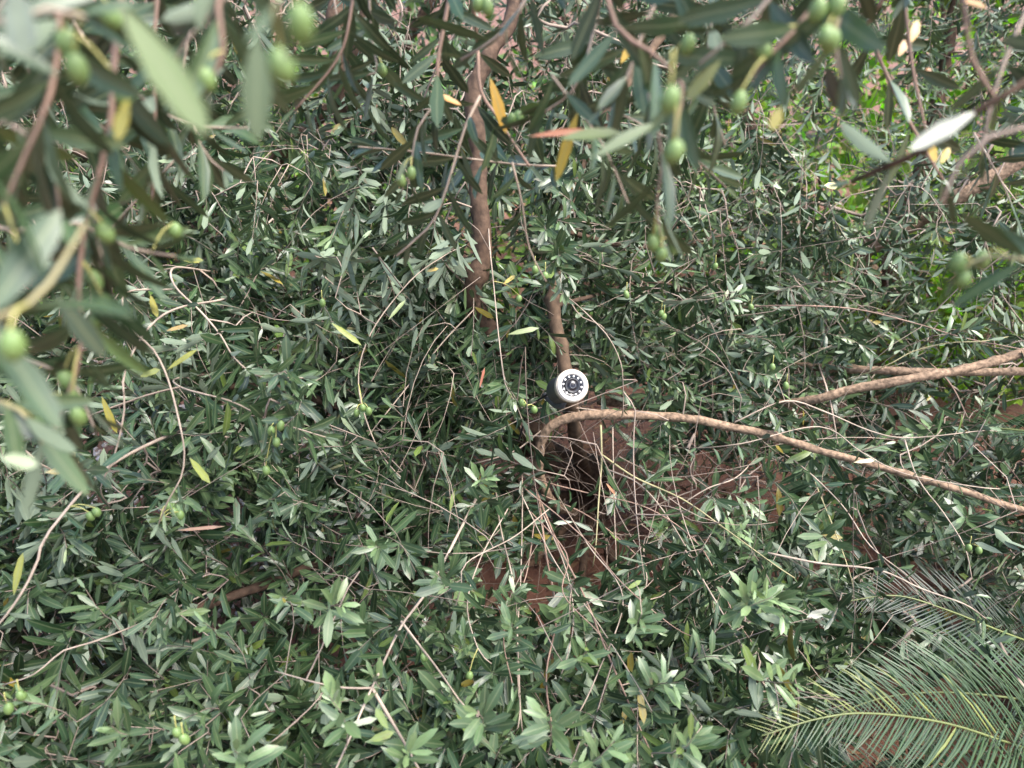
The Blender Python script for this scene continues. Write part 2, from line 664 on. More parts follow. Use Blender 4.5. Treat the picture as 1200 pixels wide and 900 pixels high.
            tb = Tubes(); tb.add(P, np.linspace(.0011, .0008, len(P)) * (1.15 if sc > 1 else 1), 5)
            # stalk is a sub-part of its olive
            me = tb.mesh('stalk', M_STALK, c)
            st = bpy.data.objects.new('stalk', me); COL.objects.link(st)
            st.parent = f
            st.matrix_local = (R @ Matrix.Scale(s, 4)).inverted()


_VAR = {}


def leaf_variant(bend, fold, col, ratio, tpl, mats):
    key = (round(float(bend) * 4), round(float(fold) * 5), tuple(np.round(np.log(np.maximum(col, .01)) * 3).astype(int)), round(float(ratio) * 40), mats[0].name)
    if key not in _VAR:
        d = {k: np.asarray(v, float) for k, v in dict(pos=[[0, 0, 0]], axis=[[1, 0, 0]], nor=[[0, 0, 1]], len=[1], wid=[ratio], bend=[bend], fold=[fold], col=[col]).items()}
        # thickness is .5 mm on a 6 cm leaf
        me = leaf_mesh('leaf', d, tpl, mats)
        co = np.empty(len(me.vertices) * 3, np.float32); me.vertices.foreach_get('co', co)
        co = co.reshape(-1, 3); h = len(co) // 2
        co[h:, 2] -= .008
        me.vertices.foreach_set('co', co.ravel()); me.update()
        _VAR[key] = me
    return _VAR[key]


def lathe(prof, seg=24):
    """prof: list of (radius, z); returns V, blocks"""
    prof = np.asarray(prof, float)
    n = len(prof)
    a = np.arange(seg) * 2 * math.pi / seg
    V = np.stack([prof[:, None, 0] * np.cos(a), prof[:, None, 0] * np.sin(a), np.repeat(prof[:, 1:2], seg, 1)], -1).reshape(-1, 3)
    i = np.arange(n - 1)[:, None] * seg; j = np.arange(seg)[None]; k = (j + 1) % seg
    Q = np.stack([i + j, i + k, i + seg + k, i + seg + j], -1).reshape(-1, 4)
    return V, Q


OLIVE_MESHES = []
for v in range(4):
    th = np.linspace(0.02, math.pi - .02, 9)
    e = 1.25 + .08 * v
    prof = [(math.sin(t) * (1 + .04 * math.cos(t)), -e * math.cos(t) - (.1 if t < .1 else 0)) for t in th]
    V, Q = lathe(prof, 12)
    OLIVE_MESHES.append(new_mesh('olive', V, Q, [M_OLIVE]))

# ------------------------------------------------------------------ the front surface of the olive thicket, as depth in metres
PXS = np.array([-260, 0, 200, 400, 600, 800, 1000, 1200, 1460.])
PYS = np.array([-200, 0, 150, 300, 450, 600, 750, 900, 1080.])
DEP = np.array([
    [3.0, 2.9, 2.8, 2.75, 2.7, 2.8, 2.9, 2.9, 2.9],
    [2.6, 2.6, 2.5, 2.45, 2.4, 2.6, 2.75, 2.8, 2.8],
    [2.2, 2.2, 2.1, 2.1, 2.1, 2.3, 2.5, 2.6, 2.6],
    [1.8, 1.8, 1.8, 1.9, 1.9, 2.0, 2.25, 2.35, 2.3],
    [1.6, 1.6, 1.65, 1.75, 1.88, 2.0, 2.1, 2.15, 2.1],
    [1.45, 1.45, 1.5, 1.62, 1.75, 1.85, 1.85, 1.85, 1.8],
    [1.3, 1.32, 1.38, 1.42, 1.45, 1.5, 1.6, 1.7, 1.7],
    [1.15, 1.18, 1.2, 1.22, 1.22, 1.28, 1.4, 1.5, 1.5],
    [1.05, 1.05, 1.05, 1.08, 1.08, 1.12, 1.2, 1.3, 1.3]])


def front(px, py):
    i = np.clip(np.searchsorted(PXS, px) - 1, 0, len(PXS) - 2)
    j = np.clip(np.searchsorted(PYS, py) - 1, 0, len(PYS) - 2)
    u = np.clip((px - PXS[i]) / (PXS[i + 1] - PXS[i]), 0, 1); v = np.clip((py - PYS[j]) / (PYS[j + 1] - PYS[j]), 0, 1)
    return (DEP[j, i] * (1 - u) + DEP[j, i + 1] * u) * (1 - v) + (DEP[j + 1, i] * (1 - u) + DEP[j + 1, i + 1] * u) * v


def gauss(px, py, cx, cy, sx, sy):
    return math.exp(-((px - cx) / sx) ** 2 - ((py - cy) / sy) ** 2)


def density(px, py):
    d = 1.0
    d -= .97 * gauss(px, py, 730, 570, 160, 78)        # the hollow where the soil shows
    d -= .4 * gauss(px, py, 650, 655, 70, 65)         # the fan of thin twigs below the limb's foot
    d -= .55 * gauss(px, py, 670, 455, 70, 50)
    d -= .6 * gauss(px, py, 310, 625, 60, 45)
    d -= .35 * gauss(px, py, 90, 610, 130, 50)
    d -= .65 * gauss(px, py, 560, 250, 24, 110)       # a stem shows here
    d -= .65 * gauss(px, py, 1110, 440, 140, 70)
    d -= .78 * gauss(px, py, 1015, 140, 120, 90)
    d -= .45 * gauss(px, py, 1190, 220, 130, 200)
    d -= 1.0 * gauss(px, py, 1130, 850, 200, 105)      # the cycad
    return max(d, .02)


# ------------------------------------------------------------------ the olive tree that carries the security camera
main = Tree('olive_tree', at(690, 606, 2.72) * np.array([1, 1, 0]), 'many stemmed olive tree in the middle, the security camera fixed among its stems', 'olive tree')
B0 = main.base
BASE = B0 + np.array([0, 0, -.03])
c0 = lambda dx, dy, dz: B0 + np.array([dx, dy, dz])
main.limb([BASE, c0(-.01, -.02, .12), c0(-.03, -.05, .26)], .085, .06, 'trunk', M_BARK, wob=.1)
main.limb([c0(-.03, -.05, .22), (645, 540, 2.3), (600, 440, 2.12), (556, 352, 1.96), (565, 300, 1.92), (560, 200, 1.9), (556, 110, 1.9), (575, 60, 1.92), (600, 15, 1.95), (612, -90, 2.0)], .032, .017, 'stem')
main.limb([c0(-.02, -.05, .22), (675, 520, 2.2), (668, 460, 1.95), (656, 405, 1.92), (650, 360, 1.93), (656, 270, 2.0), (688, 180, 2.05), (740, 90, 2.12), (790, 20, 2.2), (850, -90, 2.3)], 0.020, .011, 'stem', simple('stem_bark_mossy', (.085, .055, .034), .85, .25, noise_scale=45, var=.45, bump=.6))
main.limb([c0(-.04, 0, .22), (560, 480, 2.75), (470, 300, 2.7), (405, 140, 2.4), (396, 50, 2.3), (392, -70, 2.3)], .045, .027, 'stem')
main.limb([(405, 140, 2.4), (420, 60, 2.3), (432, 10, 2.28), (445, -70, 2.28)], .03, .022, 'stem')
main.limb([c0(-.05, -.1, .1), (648, 590, 2.15), (633, 558, 2.05), (632, 528, 2.0), (642, 503, 1.97), (668, 489, 1.95), (705, 486, 1.93), (760, 487, 1.92), (810, 491, 1.92), (860, 501, 1.92), (920, 515, 1.9), (985, 535, 1.88), (1050, 552, 1.86), (1120, 573, 1.84), (1200, 598, 1.82), (1330, 640, 1.8)],
          .0150, .0068, 'branch', M_LIMB, label='light brown limb arching out to the right', wob=.08)
main.limb([(700, 470, 2.4), (820, 480, 2.4), (943, 470, 2.1), (1000, 456, 2.05), (1085, 441, 2.0), (1140, 430, 2.0), (1210, 410, 2.0), (1330, 370, 2.0)], .0125, .0115, 'branch', M_LIMB)
main.limb([(690, 420, 2.5), (850, 425, 2.5), (1012, 433, 2.15), (1085, 436, 2.1), (1200, 436, 2.08), (1340, 440, 2.08)], .0115, .011, 'branch', M_LIMB)
main.limb([(610, 470, 2.4), (480, 500, 2.2), (400, 478, 2.0), (330, 455, 1.95), (230, 455, 1.9), (120, 460, 1.85), (-60, 480, 1.8)], .014, .006, 'branch')
main.limb([c0(-.05, -.05, .15), (520, 610, 2.2), (420, 640, 1.9), (300, 690, 1.7), (180, 730, 1.6), (40, 790, 1.5), (-120, 830, 1.45)], .018, .006, 'branch')
main.limb([c0(-.02, -.08, .12), (600, 680, 2.1), (520, 760, 1.8), (420, 850, 1.55), (330, 960, 1.4)], .016, .006, 'branch')
main.limb([c0(.02, -.08, .12), (720, 660, 2.3), (800, 720, 1.95), (880, 790, 1.7), (960, 880, 1.6)], .014, .006, 'branch')
main.limb([c0(.0, -.08, .12), (680, 700, 2.1), (690, 780, 1.75), (700, 880, 1.5), (710, 1000, 1.35)], .014, .006, 'branch')
main.limb([(640, 540, 2.35), (470, 400, 2.2), (330, 300, 2.15), (190, 220, 2.15), (20, 150, 2.2), (-150, 90, 2.3)], .018, .008, 'branch')
main.limb([(656, 270, 2.0), (760, 290, 2.15), (870, 270, 2.4), (960, 235, 2.6)], .007, .004, 'branch')
main.limb([(650, 360, 1.93), (668, 354, 1.95), (690, 348, 2.0), (760, 330, 2.1), (830, 345, 2.25)], .006, .003, 'branch', M_BARK)
# slender twigs that can be followed by eye


def tw(pts, r0, r1, m=M_TWIG, **k):
    W = [at(*p) for p in pts]
    sp_ = np.array(main.shootpts)
    if np.min(np.linalg.norm(sp_ - W[0], axis=1)) > .05:       # it comes out from deep inside the tree
        back_ = norm(W[0] - W[1])
        W = [W[0] + back_ * .16 + FWD * .42, W[0] + back_ * .10 + FWD * .13] + W
    if 'leaf' not in k:
        k['leaf'] = dict(t0=.25, spacing=.055, L=.045, young=.3)
    e = norm(W[-1] - W[-2])
    W.append(W[-1] + e * .07 + FWD * .05 + rng.normal(0, .012, 3))
    return main.limb(W, r0 * .85, min(r1, .0012), 'twig', m, sides=6, wob=.07, **k)


fount = dict(t0=.55, spacing=.022, L=.052, young=.4)
tw([(634, 590, 1.95), (655, 640, 1.75), (685, 700, 1.58), (722, 790, 1.45), (772, 905, 1.32), (800, 990, 1.25)], .0050, .003, M_PINKTWIG)
tw([(632, 585, 1.97), (640, 650, 1.75), (652, 720, 1.6), (640, 800, 1.45), (660, 905, 1.35)], .0032, .0018, M_PINKTWIG)
tw([(588, 625, 1.75), (603, 690, 1.6), (607, 760, 1.48), (610, 835, 1.38)], .0032, .0018, leaf=fount)
tw([(612, 600, 1.8), (610, 680, 1.62), (606, 760, 1.5), (609, 840, 1.4)], .0022, .0016)
tw([(545, 610, 1.7), (502, 690, 1.52), (470, 735, 1.42), (436, 806, 1.3), (412, 860, 1.24), (392, 905, 1.2), (360, 980, 1.15)], .0055, .0042, label='long pale bare twig slanting to the lower left')
tw([(470, 728, 1.43), (510, 780, 1.38), (545, 828, 1.33)], .0030, .002)
tw([(436, 806, 1.3), (462, 850, 1.27), (490, 900, 1.22), (520, 960, 1.2)], .0036, .0026)
tw([(436, 806, 1.3), (405, 806, 1.3), (370, 800, 1.3)], .0024, .0014)
tw([(704, 498, 1.92), (705, 540, 1.9), (702, 580, 1.86), (698, 640, 1.78)], .0032, .0022, M_GREENTWIG)
tw([(718, 500, 1.94), (719, 560, 1.9), (720, 600, 1.86), (722, 660, 1.8)], .0018, .0014)
tw([(704, 532, 1.9), (745, 560, 1.86), (800, 585, 1.8), (850, 620, 1.74), (905, 660, 1.68)], .0030, .0018, M_GREENTWIG)
tw([(712, 550, 1.9), (750, 568, 1.86), (785, 610, 1.8), (830, 690, 1.7)], .0022, .0014)
tw([(640, 565, 1.95), (690, 578, 1.9), (760, 596, 1.82), (820, 640, 1.75), (860, 720, 1.62)], .0024, .0015, M_PINKTWIG)
tw([(635, 580, 1.95), (690, 605, 1.88), (740, 645, 1.8), (790, 700, 1.7)], .0022, .0014, M_PINKTWIG)
tw([(800, 590, 1.8), (830, 572, 1.8), (862, 560, 1.82)], .0020, .0012, leaf=dict(t0=.5, L=.045, young=.8, spacing=.02))
tw([(634, 505, 2.0), (600, 530, 2.0), (540, 545, 1.95), (480, 542, 1.9), (470, 520, 1.85)], .0025, .0015)
tw([(575, 300, 1.75), (580, 350, 1.72), (585, 400, 1.68), (592, 450, 1.65), (603, 470, 1.64)], .0022, .0016, leaf=dict(t0=.82, spacing=.013, L=.056, young=.35))
tw([(560, 358, 1.95), (520, 400, 1.9), (480, 450, 1.85), (440, 500, 1.8)], .0022, .0014)
tw([(205, 335, 1.55), (235, 365, 1.52), (258, 392, 1.5), (275, 420, 1.48), (300, 440, 1.46), (322, 442, 1.44)], .0036, .0026, leaf=dict(t0=.72, spacing=.012, L=.066, young=.15))
tw([(215, 455, 1.5), (270, 470, 1.45), (310, 490, 1.42), (335, 498, 1.4)], .003, .0025, leaf=dict(t0=.68, spacing=.012, L=.066, young=.15))
tw([(152, 382, 1.3), (180, 410, 1.3), (197, 445, 1.3), (209, 490, 1.3), (216, 530, 1.3), (212, 560, 1.3), (198, 585, 1.3)], .0028, .002, leaf=dict(t0=.86, spacing=.013, L=.04, young=.7))
tw([(148, 430, 1.3), (146, 480, 1.3), (135, 530, 1.32), (118, 572, 1.35)], .0030, .0022)
tw([(58, 622, 1.25), (45, 655, 1.23), (25, 695, 1.2), (-5, 735, 1.18), (-60, 790, 1.15)], .0045, .0036)
tw([(110, 752, 1.35), (75, 762, 1.32), (40, 790, 1.3)], .003, .002)
tw([(700, 380, 1.75), (716, 400, 1.75), (727, 424, 1.76), (730, 445, 1.78)], .0018, .0014)
tw([(925, 358, 2.05), (1000, 362, 2.05), (1070, 378, 2.03), (1130, 396, 2.0), (1210, 412, 1.98)], .0034, .0028, M_PINKTWIG)
tw([(1035, 430, 2.05), (1070, 412, 2.03), (1110, 402, 2.0), (1150, 400, 1.98)], .0026, .0018, M_GREENTWIG)
tw([(860, 495, 1.9), (920, 470, 1.9), (965, 482, 1.88), (1020, 505, 1.85), (1065, 513, 1.83), (1150, 505, 1.8)], .0024, .0016, leaf=dict(t0=.75, spacing=.02, L=.055, young=.2))
tw([(868, 520, 1.85), (960, 500, 1.85), (1010, 530, 1.82), (1060, 555, 1.8), (1140, 570, 1.78)], .002, .0016, M_TWIG)
tw([(1110, 445, 2.2), (1140, 500, 2.15), (1180, 545, 2.1), (1230, 610, 2.05)], .0036, .0026, M_PINKTWIG)
tw([(900, 648, 1.7), (960, 660, 1.66), (1030, 668, 1.62), (1080, 690, 1.6), (1130, 708, 1.58)], .0030, .0020)
tw([(985, 590, 1.75), (1020, 640, 1.7), (1070, 680, 1.65)], .0026, .0018)
tw([(955, 565, 1.86), (985, 640, 1.8), (1000, 690, 1.75)], .0018, .0013, M_GREENTWIG)
tw([(1060, 515, 1.84), (1075, 560, 1.8), (1105, 600, 1.78), (1130, 640, 1.75)], .0024, .0016)
tw([(800, 640, 1.75), (830, 690, 1.6), (900, 810, 1.42), (935, 870, 1.36)], .0024, .0016)
tw([(690, 640, 1.7), (730, 700, 1.6), (700, 790, 1.45), (670, 850, 1.38)], .0020, .0014)
tw([(470, 560, 1.75), (440, 520, 1.72), (420, 450, 1.7), (435, 390, 1.7), (480, 330, 1.72), (520, 300, 1.75)], .0024, .0018)

for k, (ex, ey) in enumerate([(560, 760), (600, 800), (662, 780), (700, 740), (745, 800), (790, 735), (540, 690)]):
    sx, sy = 640 + rng.normal(0, 24), 590 + rng.normal(0, 14)
    d1 = float(front(ex, ey)) - .03
    tw([(sx, sy, 1.78), (sx * .62 + ex * .38 + rng.normal(0, 14), sy * .65 + ey * .35, 1.66), (sx * .3 + ex * .7 + rng.normal(0, 12), sy * .32 + ey * .68, 1.52), (ex, ey, d1)], .0019, .0010, [M_TWIG, M_PINKTWIG][k % 2], leaf=dict(t0=.7, spacing=.03, L=.055, young=.3))
# tip rosettes that stand out
hero = [
    (322, 440, 1.40, .15, .068, .2, (.1, .3)), (333, 500, 1.37, .16, .068, .2, (.1, -.3)), (606, 470, 1.62, .14, .062, .35, (.1, -.2)), (300, 425, 1.45, .13, .062, .15, (-.2, .4)), (350, 470, 1.42, .13, .062, .15, (.4, .1)), (320, 530, 1.42, .12, .06, .2, (.1, -.5)),
    (655, 300, 1.76, .2, .06, .2, (0.1, 0.1)), (640, 270, 1.78, .2, .06, .2, (-0.2, -0.1)), (668, 262, 1.8, .2, .06, .2, (0.3, 0.1)), (655, 225, 1.84, .2, .06, .2, (0, 0.1)), (700, 150, 1.9, .2, .06, .2, (0.2, 0.2)), (675, 190, 1.88, .2, .06, .2, (-0.1, -0.1)), (636, 318, 1.74, .2, .06, .2, (-0.4, -0.2)), (672, 325, 1.76, .2, .06, .2, (0.4, -0.2)), (648, 205, 1.86, .2, .06, .2, (-0.2, 0.2)), (690, 215, 1.86, .2, .06, .2, (0.3, 0)), (730, 110, 1.95, .2, .06, .2, (0.1, 0.2)), (660, 345, 1.76, .2, .06, .2, (0.2, -0.3)),
    # px, py, depth, length, leaf size, young, lean in the picture
    (402, 708, 1.22, .16, .058, .55, (.2, .6)), (560, 835, 1.16, .18, .062, .45, (.1, .8)), (641, 838, 1.16, .18, .062, .45, (-.1, .8)), (510, 670, 1.36, .15, .058, .35, (.1, .6)),
    (385, 815, 1.12, .17, .062, .75, (-.1, .9)), (275, 880, 1.08, .17, .062, .55, (.3, .7)), (130, 850, 1.15, .14, .055, .5, (0, .5)),
    (905, 700, 1.38, .18, .068, 1., (.3, .4)), (930, 800, 1.3, .18, .07, 1., (.3, .4)), (885, 690, 1.4, .15, .06, .9, (-.1, .5)), (920, 725, 1.4, .15, .06, .9, (.3, .1)), (720, 868, 1.18, .17, .06, .6, (.2, .8)), (752, 720, 1.38, .17, .06, .45, (.2, .7)),
    (795, 800, 1.3, .17, .06, .5, (.2, .7)), (850, 770, 1.38, .15, .055, .45, (.2, .6)), (690, 760, 1.36, .15, .056, .4, (0, .6)), (600, 730, 1.4, .15, .058, .3, (0, .6)), (815, 860, 1.2, .16, .06, .55, (.3, .7)),
    (205, 590, 1.42, .15, .05, .7, (0, .1)), (65, 550, 1.15, .18, .06, .3, (-.2, .1)), (420, 480, 1.7, .14, .055, .4, (0, -.1)), (610, 320, 1.7, .13, .055, .35, (0, .4)), (15, 820, 1.15, .14, .05, .7, (-.2, .4)),
    (440, 640, 1.5, .14, .055, .4, (.1, .4)), (570, 560, 1.7, .14, .055, .6, (.1, .5)), (610, 690, 1.5, .14, .058, .4, (0, .8)), (870, 620, 1.75, .13, .05, .8, (.3, .5)), (100, 690, 1.3, .14, .055, .4, (0, .5)),
    (315, 585, 1.5, .12, .05, .2, (0, .2)), (240, 730, 1.3, .15, .058, .3, (0, .6)), (330, 700, 1.32, .15, .056, .4, (.2, .5)), (480, 880, 1.13, .15, .06, .6, (.2, .8)),
    (1150, 385, 1.95, .15, .06, .5, (.6, .3)), (1165, 500, 1.8, .15, .06, .2, (.6, .2)), (870, 345, 1.95, .15, .055, .4, (.3, .3)), (905, 440, 1.9, .15, .06, .4, (.3, .1)), (930, 500, 1.85, .13, .055, .3, (.3, -.2)),
]
for px, py, d, ln, L, yg, (lx, ly) in hero:
    dr = -FWD * .75 + RIGHT * lx + UPV * ly + rng.normal(0, .1, 3)
    main.shoot_at(at(px, py, d), dr, ln, .35, L=L, young=yg, spacing=.0115, droop=.15, upbias=.4, wide=1.12)

# the mass of the thicket
N_MAIN = 1290
cnt = 0
while cnt < N_MAIN:
    px, py = rng.uniform(-240, 1430), rng.uniform(-190, 1060)
    if px > 780 and py < 480 and rng.random() < .75: continue      # there the tree behind takes over
    if py < 120 and rng.random() < .5: continue
    if rng.random() > density(px, py): continue
    D = float(front(px, py))
    d = D + .02 + rng.exponential(.2)
    if d > D + .7: continue
    c = at(px, py, d)
    if c[2] < .1: continue
    low = np.clip((py - 450) / 450, -1, 1)
    dr = -FWD * .5 + UP * (.2 + .35 * low) + rng.normal(0, .5, 3)
    if py < 350 and rng.random() < .5:
        dr = -FWD * .35 - UP * .5 + rng.normal(0, .45, 3)
    dr = norm(dr)
    age = rng.choice([.05, .15, .3, .6], p=[.4, .3, .2, .1])
    size = rng.uniform(.058, .076) * (1.02 if py > 550 else 1)
    for k in range(rng.integers(2, 6)):                            # a branchlet with a few shoots side by side
        p = c + rng.normal(0, .042, 3) - dr * abs(rng.normal(0, .05))
        x_, y_, d_ = pix(p)
        if 605 < x_ < 730 and 395 < y_ < 570 and d_ < 2.0: continue
        if density(x_, y_) < .35 and rng.random() > density(x_, y_): continue
        main.shoot_at(p, dr + rng.normal(0, .28, 3), rng.uniform(.12, .24), rng.uniform(.05, .4), L=size * rng.uniform(.9, 1.1), young=age, spacing=rng.uniform(.013, .018), upbias=.5)
    cnt += 1
for i in range(190):
    px, py = rng.normal(480, 110), rng.normal(430, 60)
    d = rng.uniform(1.95, 2.35)
    if i > 125: px, py, d = rng.normal(880, 100), rng.normal(415, 40), rng.uniform(2.1, 2.45)
    if i > 172: px, py, d = rng.normal(420, 40), rng.normal(570, 28), rng.uniform(1.7, 1.95)
    dr = norm(-FWD * .5 + UP * .1 + rng.normal(0, .5, 3))
    for k in range(3):
        main.shoot_at(at(px, py, d) + rng.normal(0, .045, 3), dr + rng.normal(0, .3, 3), rng.uniform(.12, .22), rng.uniform(.05, .3), L=rng.uniform(.056, .07), young=.1, spacing=.016)
for i in range(150):
    px, py = rng.uniform(380, 1150), rng.uniform(360, 760)
    d = float(front(px, py)) + rng.uniform(-.04, .25)
    if 620 < px < 720 and 400 < py < 505 and d < 1.85: continue
    main.shoot_at(at(px, py, d), rng.normal(0, 1, 3) + RIGHT * rng.normal(0, .6), rng.uniform(.15, .4), .9, leaf=False)
# bare twigs that cross the hollow
for i in range(240):
    px, py = rng.normal(720, 150), rng.normal(570, 75)
    d = rng.uniform(2.0, 2.5)
    main.shoot_at(at(px, py, d), rng.normal(0, 1, 3) + RIGHT * rng.normal(0, 1), rng.uniform(.12, .35), .9, leaf=False)
main.grow()

for px, py, d in [(318, 505, 1.38), (329, 499, 1.38), (324, 518, 1.39), (312, 551, 1.42), (332, 447, 1.43), (425, 478, 1.66), (432, 482, 1.66), (418, 484, 1.67), (204, 600, 1.38), (198, 594, 1.38), (211, 604, 1.38), (627, 316, 1.68), (639, 323, 1.68),
                  (626, 480, 1.62), (612, 472, 1.62), (608, 350, 1.75), (734, 345, 1.85), (775, 367, 1.9), (778, 371, 1.9), (378, 355, 1.75), (106, 605, 1.3), (113, 600, 1.3), (216, 866, 1.1), (208, 858, 1.1), (1135, 642, 1.7), (1147, 645, 1.7), (905, 430, 1.85), (921, 452, 1.83), (838, 312, 2.0), (880, 360, 1.95), (550, 792, 1.4), (497, 770, 1.4), (10, 830, 1.15), (25, 815, 1.15)]:
    main.olive(px, py, d)

# ------------------------------------------------------------------ the olive tree behind, on the right
back = Tree('olive_tree', at(1010, 420, 3.6) * np.array([1, 1, 0]), 'silvery small leaved olive tree behind on the right with bright green shrubs beyond it', 'olive tree')
b0 = back.base
bc = lambda x, y, z: b0 + np.array([x, y, z])
back.limb([bc(0, 0, -.03), bc(.03, 0, .25), bc(.02, -.03, .5)], .07, .055, 'trunk')
back.limb([bc(.02, -.03, .48), (960, 330, 3.0), (890, 180, 2.95), (850, 60, 2.95), (820, -90, 3.0)], .04, .02, 'stem')
back.limb([bc(.02, -.03, .48), (1010, 300, 2.75), (1080, 258, 2.6), (1150, 215, 2.5), (1210, 180, 2.45), (1330, 110, 2.4)], .034, .02, 'branch', M_LIMB)
back.limb([bc(.02, -.03, .48), (1040, 320, 3.1), (1090, 160, 3.1), (1120, 0, 3.1), (1130, -100, 3.1)], .034, .02, 'stem')
back.limb([(960, 330, 3.0), (820, 290, 2.8), (700, 230, 2.7), (600, 150, 2.7)], .02, .008, 'branch')
n = 0
while n < 1700:
    px, py = rng.uniform(620, 1430), rng.uniform(-190, 470)
    if rng.random() > density(px, py) * (1 if px > 760 else .45): continue
    D = float(front(px, py)) + .05
    d = D + rng.exponential(.3)
    if d > D + 1.0: continue
    dr = -FWD * .35 + UP * rng.choice([-.55, .4]) + rng.normal(0, .5, 3)
    back.shoot_at(at(px, py, d), dr, rng.uniform(.14, .32), rng.uniform(.1, .4), L=rng.uniform(.046, .06), young=rng.choice([.3, .5, .8]), spacing=rng.uniform(.014, .02))
    n += 1
back.grow()
for px, py, d in [(1140, 205, 2.5), (890, 155, 2.5), (865, 119, 2.5), (1090, 285, 2.4), (1160, 225, 2.5)]:
    back.olive(px, py, d)

# and one behind on the left
backl = Tree('olive_tree', at(250, 420, 4.0) * np.array([1, 1, 0]), 'olive tree at the back in the upper left, behind the blurred near sprays', 'olive tree')
b1 = backl.base
lc = lambda x, y, z: b1 + np.array([x, y, z])
backl.limb([lc(0, 0, -.03), lc(.02, 0, .3), lc(0, -.03, .55)], .07, .055, 'trunk')
backl.limb([lc(0, -.03, .53), (250, 200, 3.4), (200, 60, 3.2), (150, -90, 3.2)], .035, .02, 'stem')
backl.limb([lc(0, -.03, .53), (350, 160, 3.3), (480, 40, 3.2), (560, -90, 3.2)], .035, .02, 'stem')
backl.limb([(250, 200, 3.4), (100, 160, 3.2), (-80, 90, 3.1)], .025, .01, 'branch')
n = 0
while n < 1000:
    px, py = rng.uniform(-240, 720), rng.uniform(-190, 330)
    D = float(front(px, py)) + .35
    d = D + rng.exponential(.3)
    if d > D + 1.0: continue
    dr = -FWD * .35 + UP * rng.choice([-.55, .4]) + rng.normal(0, .5, 3)
    backl.shoot_at(at(px, py, d), dr, rng.uniform(.14, .32), rng.uniform(.1, .4), L=rng.uniform(.048, .064), young=rng.choice([.1, .25, .5]), spacing=rng.uniform(.015, .021))
    n += 1
backl.grow()

# ------------------------------------------------------------------ the near olive sprays, upper left
near_l = Tree('olive_tree', np.array([-1.5, .35, 0]), 'near olive tree reaching in from the upper left, large blurred leaves and green olives', 'olive tree')
nl = near_l.base
lp = lambda x, y, z: np.array([x, y, z])
near_l.limb([lp(-1.5, .35, -.03), lp(-1.47, .37, .6), lp(-1.42, .36, 1.2), lp(-1.3, .38, 1.7)], .08, .05, 'trunk')
near_l.limb([lp(-1.3, .38, 1.68), lp(-.9, .5, 2.0), lp(-.45, .6, 2.08), lp(0, .7, 2.05), lp(.3, .8, 1.98)], .03, .01, 'branch', M_LIMB)
near_l.limb([lp(-1.3, .38, 1.6), lp(-.9, .6, 1.62), lp(-.62, .7, 1.58)], .018, .006, 'branch', M_LIMB)
BL = dict(spacing=.018, L=.07, young=.1, droop=.3, upbias=.3, face=.9)


def spray(tree, pts, r0=.0032, r1=.0018, m=M_TWIG, t0=.05, start=None, **kw):
    r0, r1 = r0 * .75, r1 * .75
    if kw.get('spacing', 0) < .04: kw.pop('spacing', None)
    k = dict(BL); k.update(kw)
    P0 = at(*pts[0])
    if start is not None:
        pts = [np.asarray(start, float)] + pts
        # lead in from the limb carries no leaves
        tree.limb(pts[:2] if len(pts) < 3 else [pts[0], (np.asarray(pts[0]) + P0) / 2 + UP * .03, P0], r0 * 1.3, r0, 'twig', m, sides=6, support=False, leaf=dict(t0=.1, spacing=.05, L=.065, young=.08, face=.6))
        pts = pts[1:]
    return tree.limb(pts, r0, r1, 'twig', m, sides=7, wob=.03, support=True, leaf=dict(t0=t0, **k))


spray(near_l, [(-90, 390, .42), (-20, 378, .42), (33, 357, .42), (58, 332, .43), (78, 300, .44), (100, 262, .46)], .0028, .0018, M_GREENTWIG, start=lp(-.62, .7, 1.58), spacing=.03)
spray(near_l, [(150, -60, .6), (135, 60, .6), (128, 160, .6), (103, 250, .61), (92, 330, .62), (95, 405, .62), (80, 465, .63), (62, 505, .64), (42, 545, .65)], .0040, .0018, M_PINKTWIG, start=lp(-.45, .6, 2.08), spacing=.03, t0=.1)
spray(near_l, [(60, -60, .5), (70, 30, .5), (60, 110, .5), (30, 180, .5), (5, 240, .5)], .003, .0016, M_PINKTWIG, start=lp(-.45, .6, 2.08))
spray(near_l, [(-60, 120, .55), (20, 150, .55), (60, 190, .56), (70, 250, .57)], .003, .0016, M_TWIG, start=lp(-.62, .7, 1.58))
spray(near_l, [(-70, 480, .6), (0, 470, .6), (40, 500, .6), (60, 545, .62)], .0024, .0015, M_GREENTWIG, start=lp(-.62, .7, 1.58), young=.35)
spray(near_l, [(270, -70, .5), (255, 10, .5), (262, 60, .5), (240, 110, .51)], .003, .0016, M_PINKTWIG, start=lp(-.3, .62, 2.07))
spray(near_l, [(330, -80, .34), (328, -20, .34), (322, 10, .34)], .0024, .0016, M_GREENTWIG, start=lp(-.2, .64, 2.06), spacing=.03, L=.055)
spray(near_l, [(190, -60, .75), (180, 60, .75), (182, 150, .76), (178, 240, .78)], .0026, .0015, M_PINKTWIG, start=lp(-.45, .6, 2.08))
spray(near_l, [(-80, 250, .7), (20, 270, .7), (90, 262, .7), (150, 290, .72), (205, 300, .74)], .0028, .0016, M_TWIG, start=lp(-.62, .7, 1.58))
spray(near_l, [(250, -60, .85), (215, 80, .85), (235, 170, .86), (262, 200, .87)], .0026, .0015, M_TWIG, start=lp(-.2, .64, 2.06))
spray(near_l, [(-60, 20, .42), (10, 25, .42), (55, 10, .42), (100, 20, .43)], .0026, .0016, M_TWIG, start=lp(-.62, .7, 1.7), spacing=.03)
spray(near_l, [(-60, 330, .75), (30, 420, .76), (80, 440, .78), (110, 500, .8)], .0026, .0016, M_TWIG, start=lp(-.62, .7, 1.58))
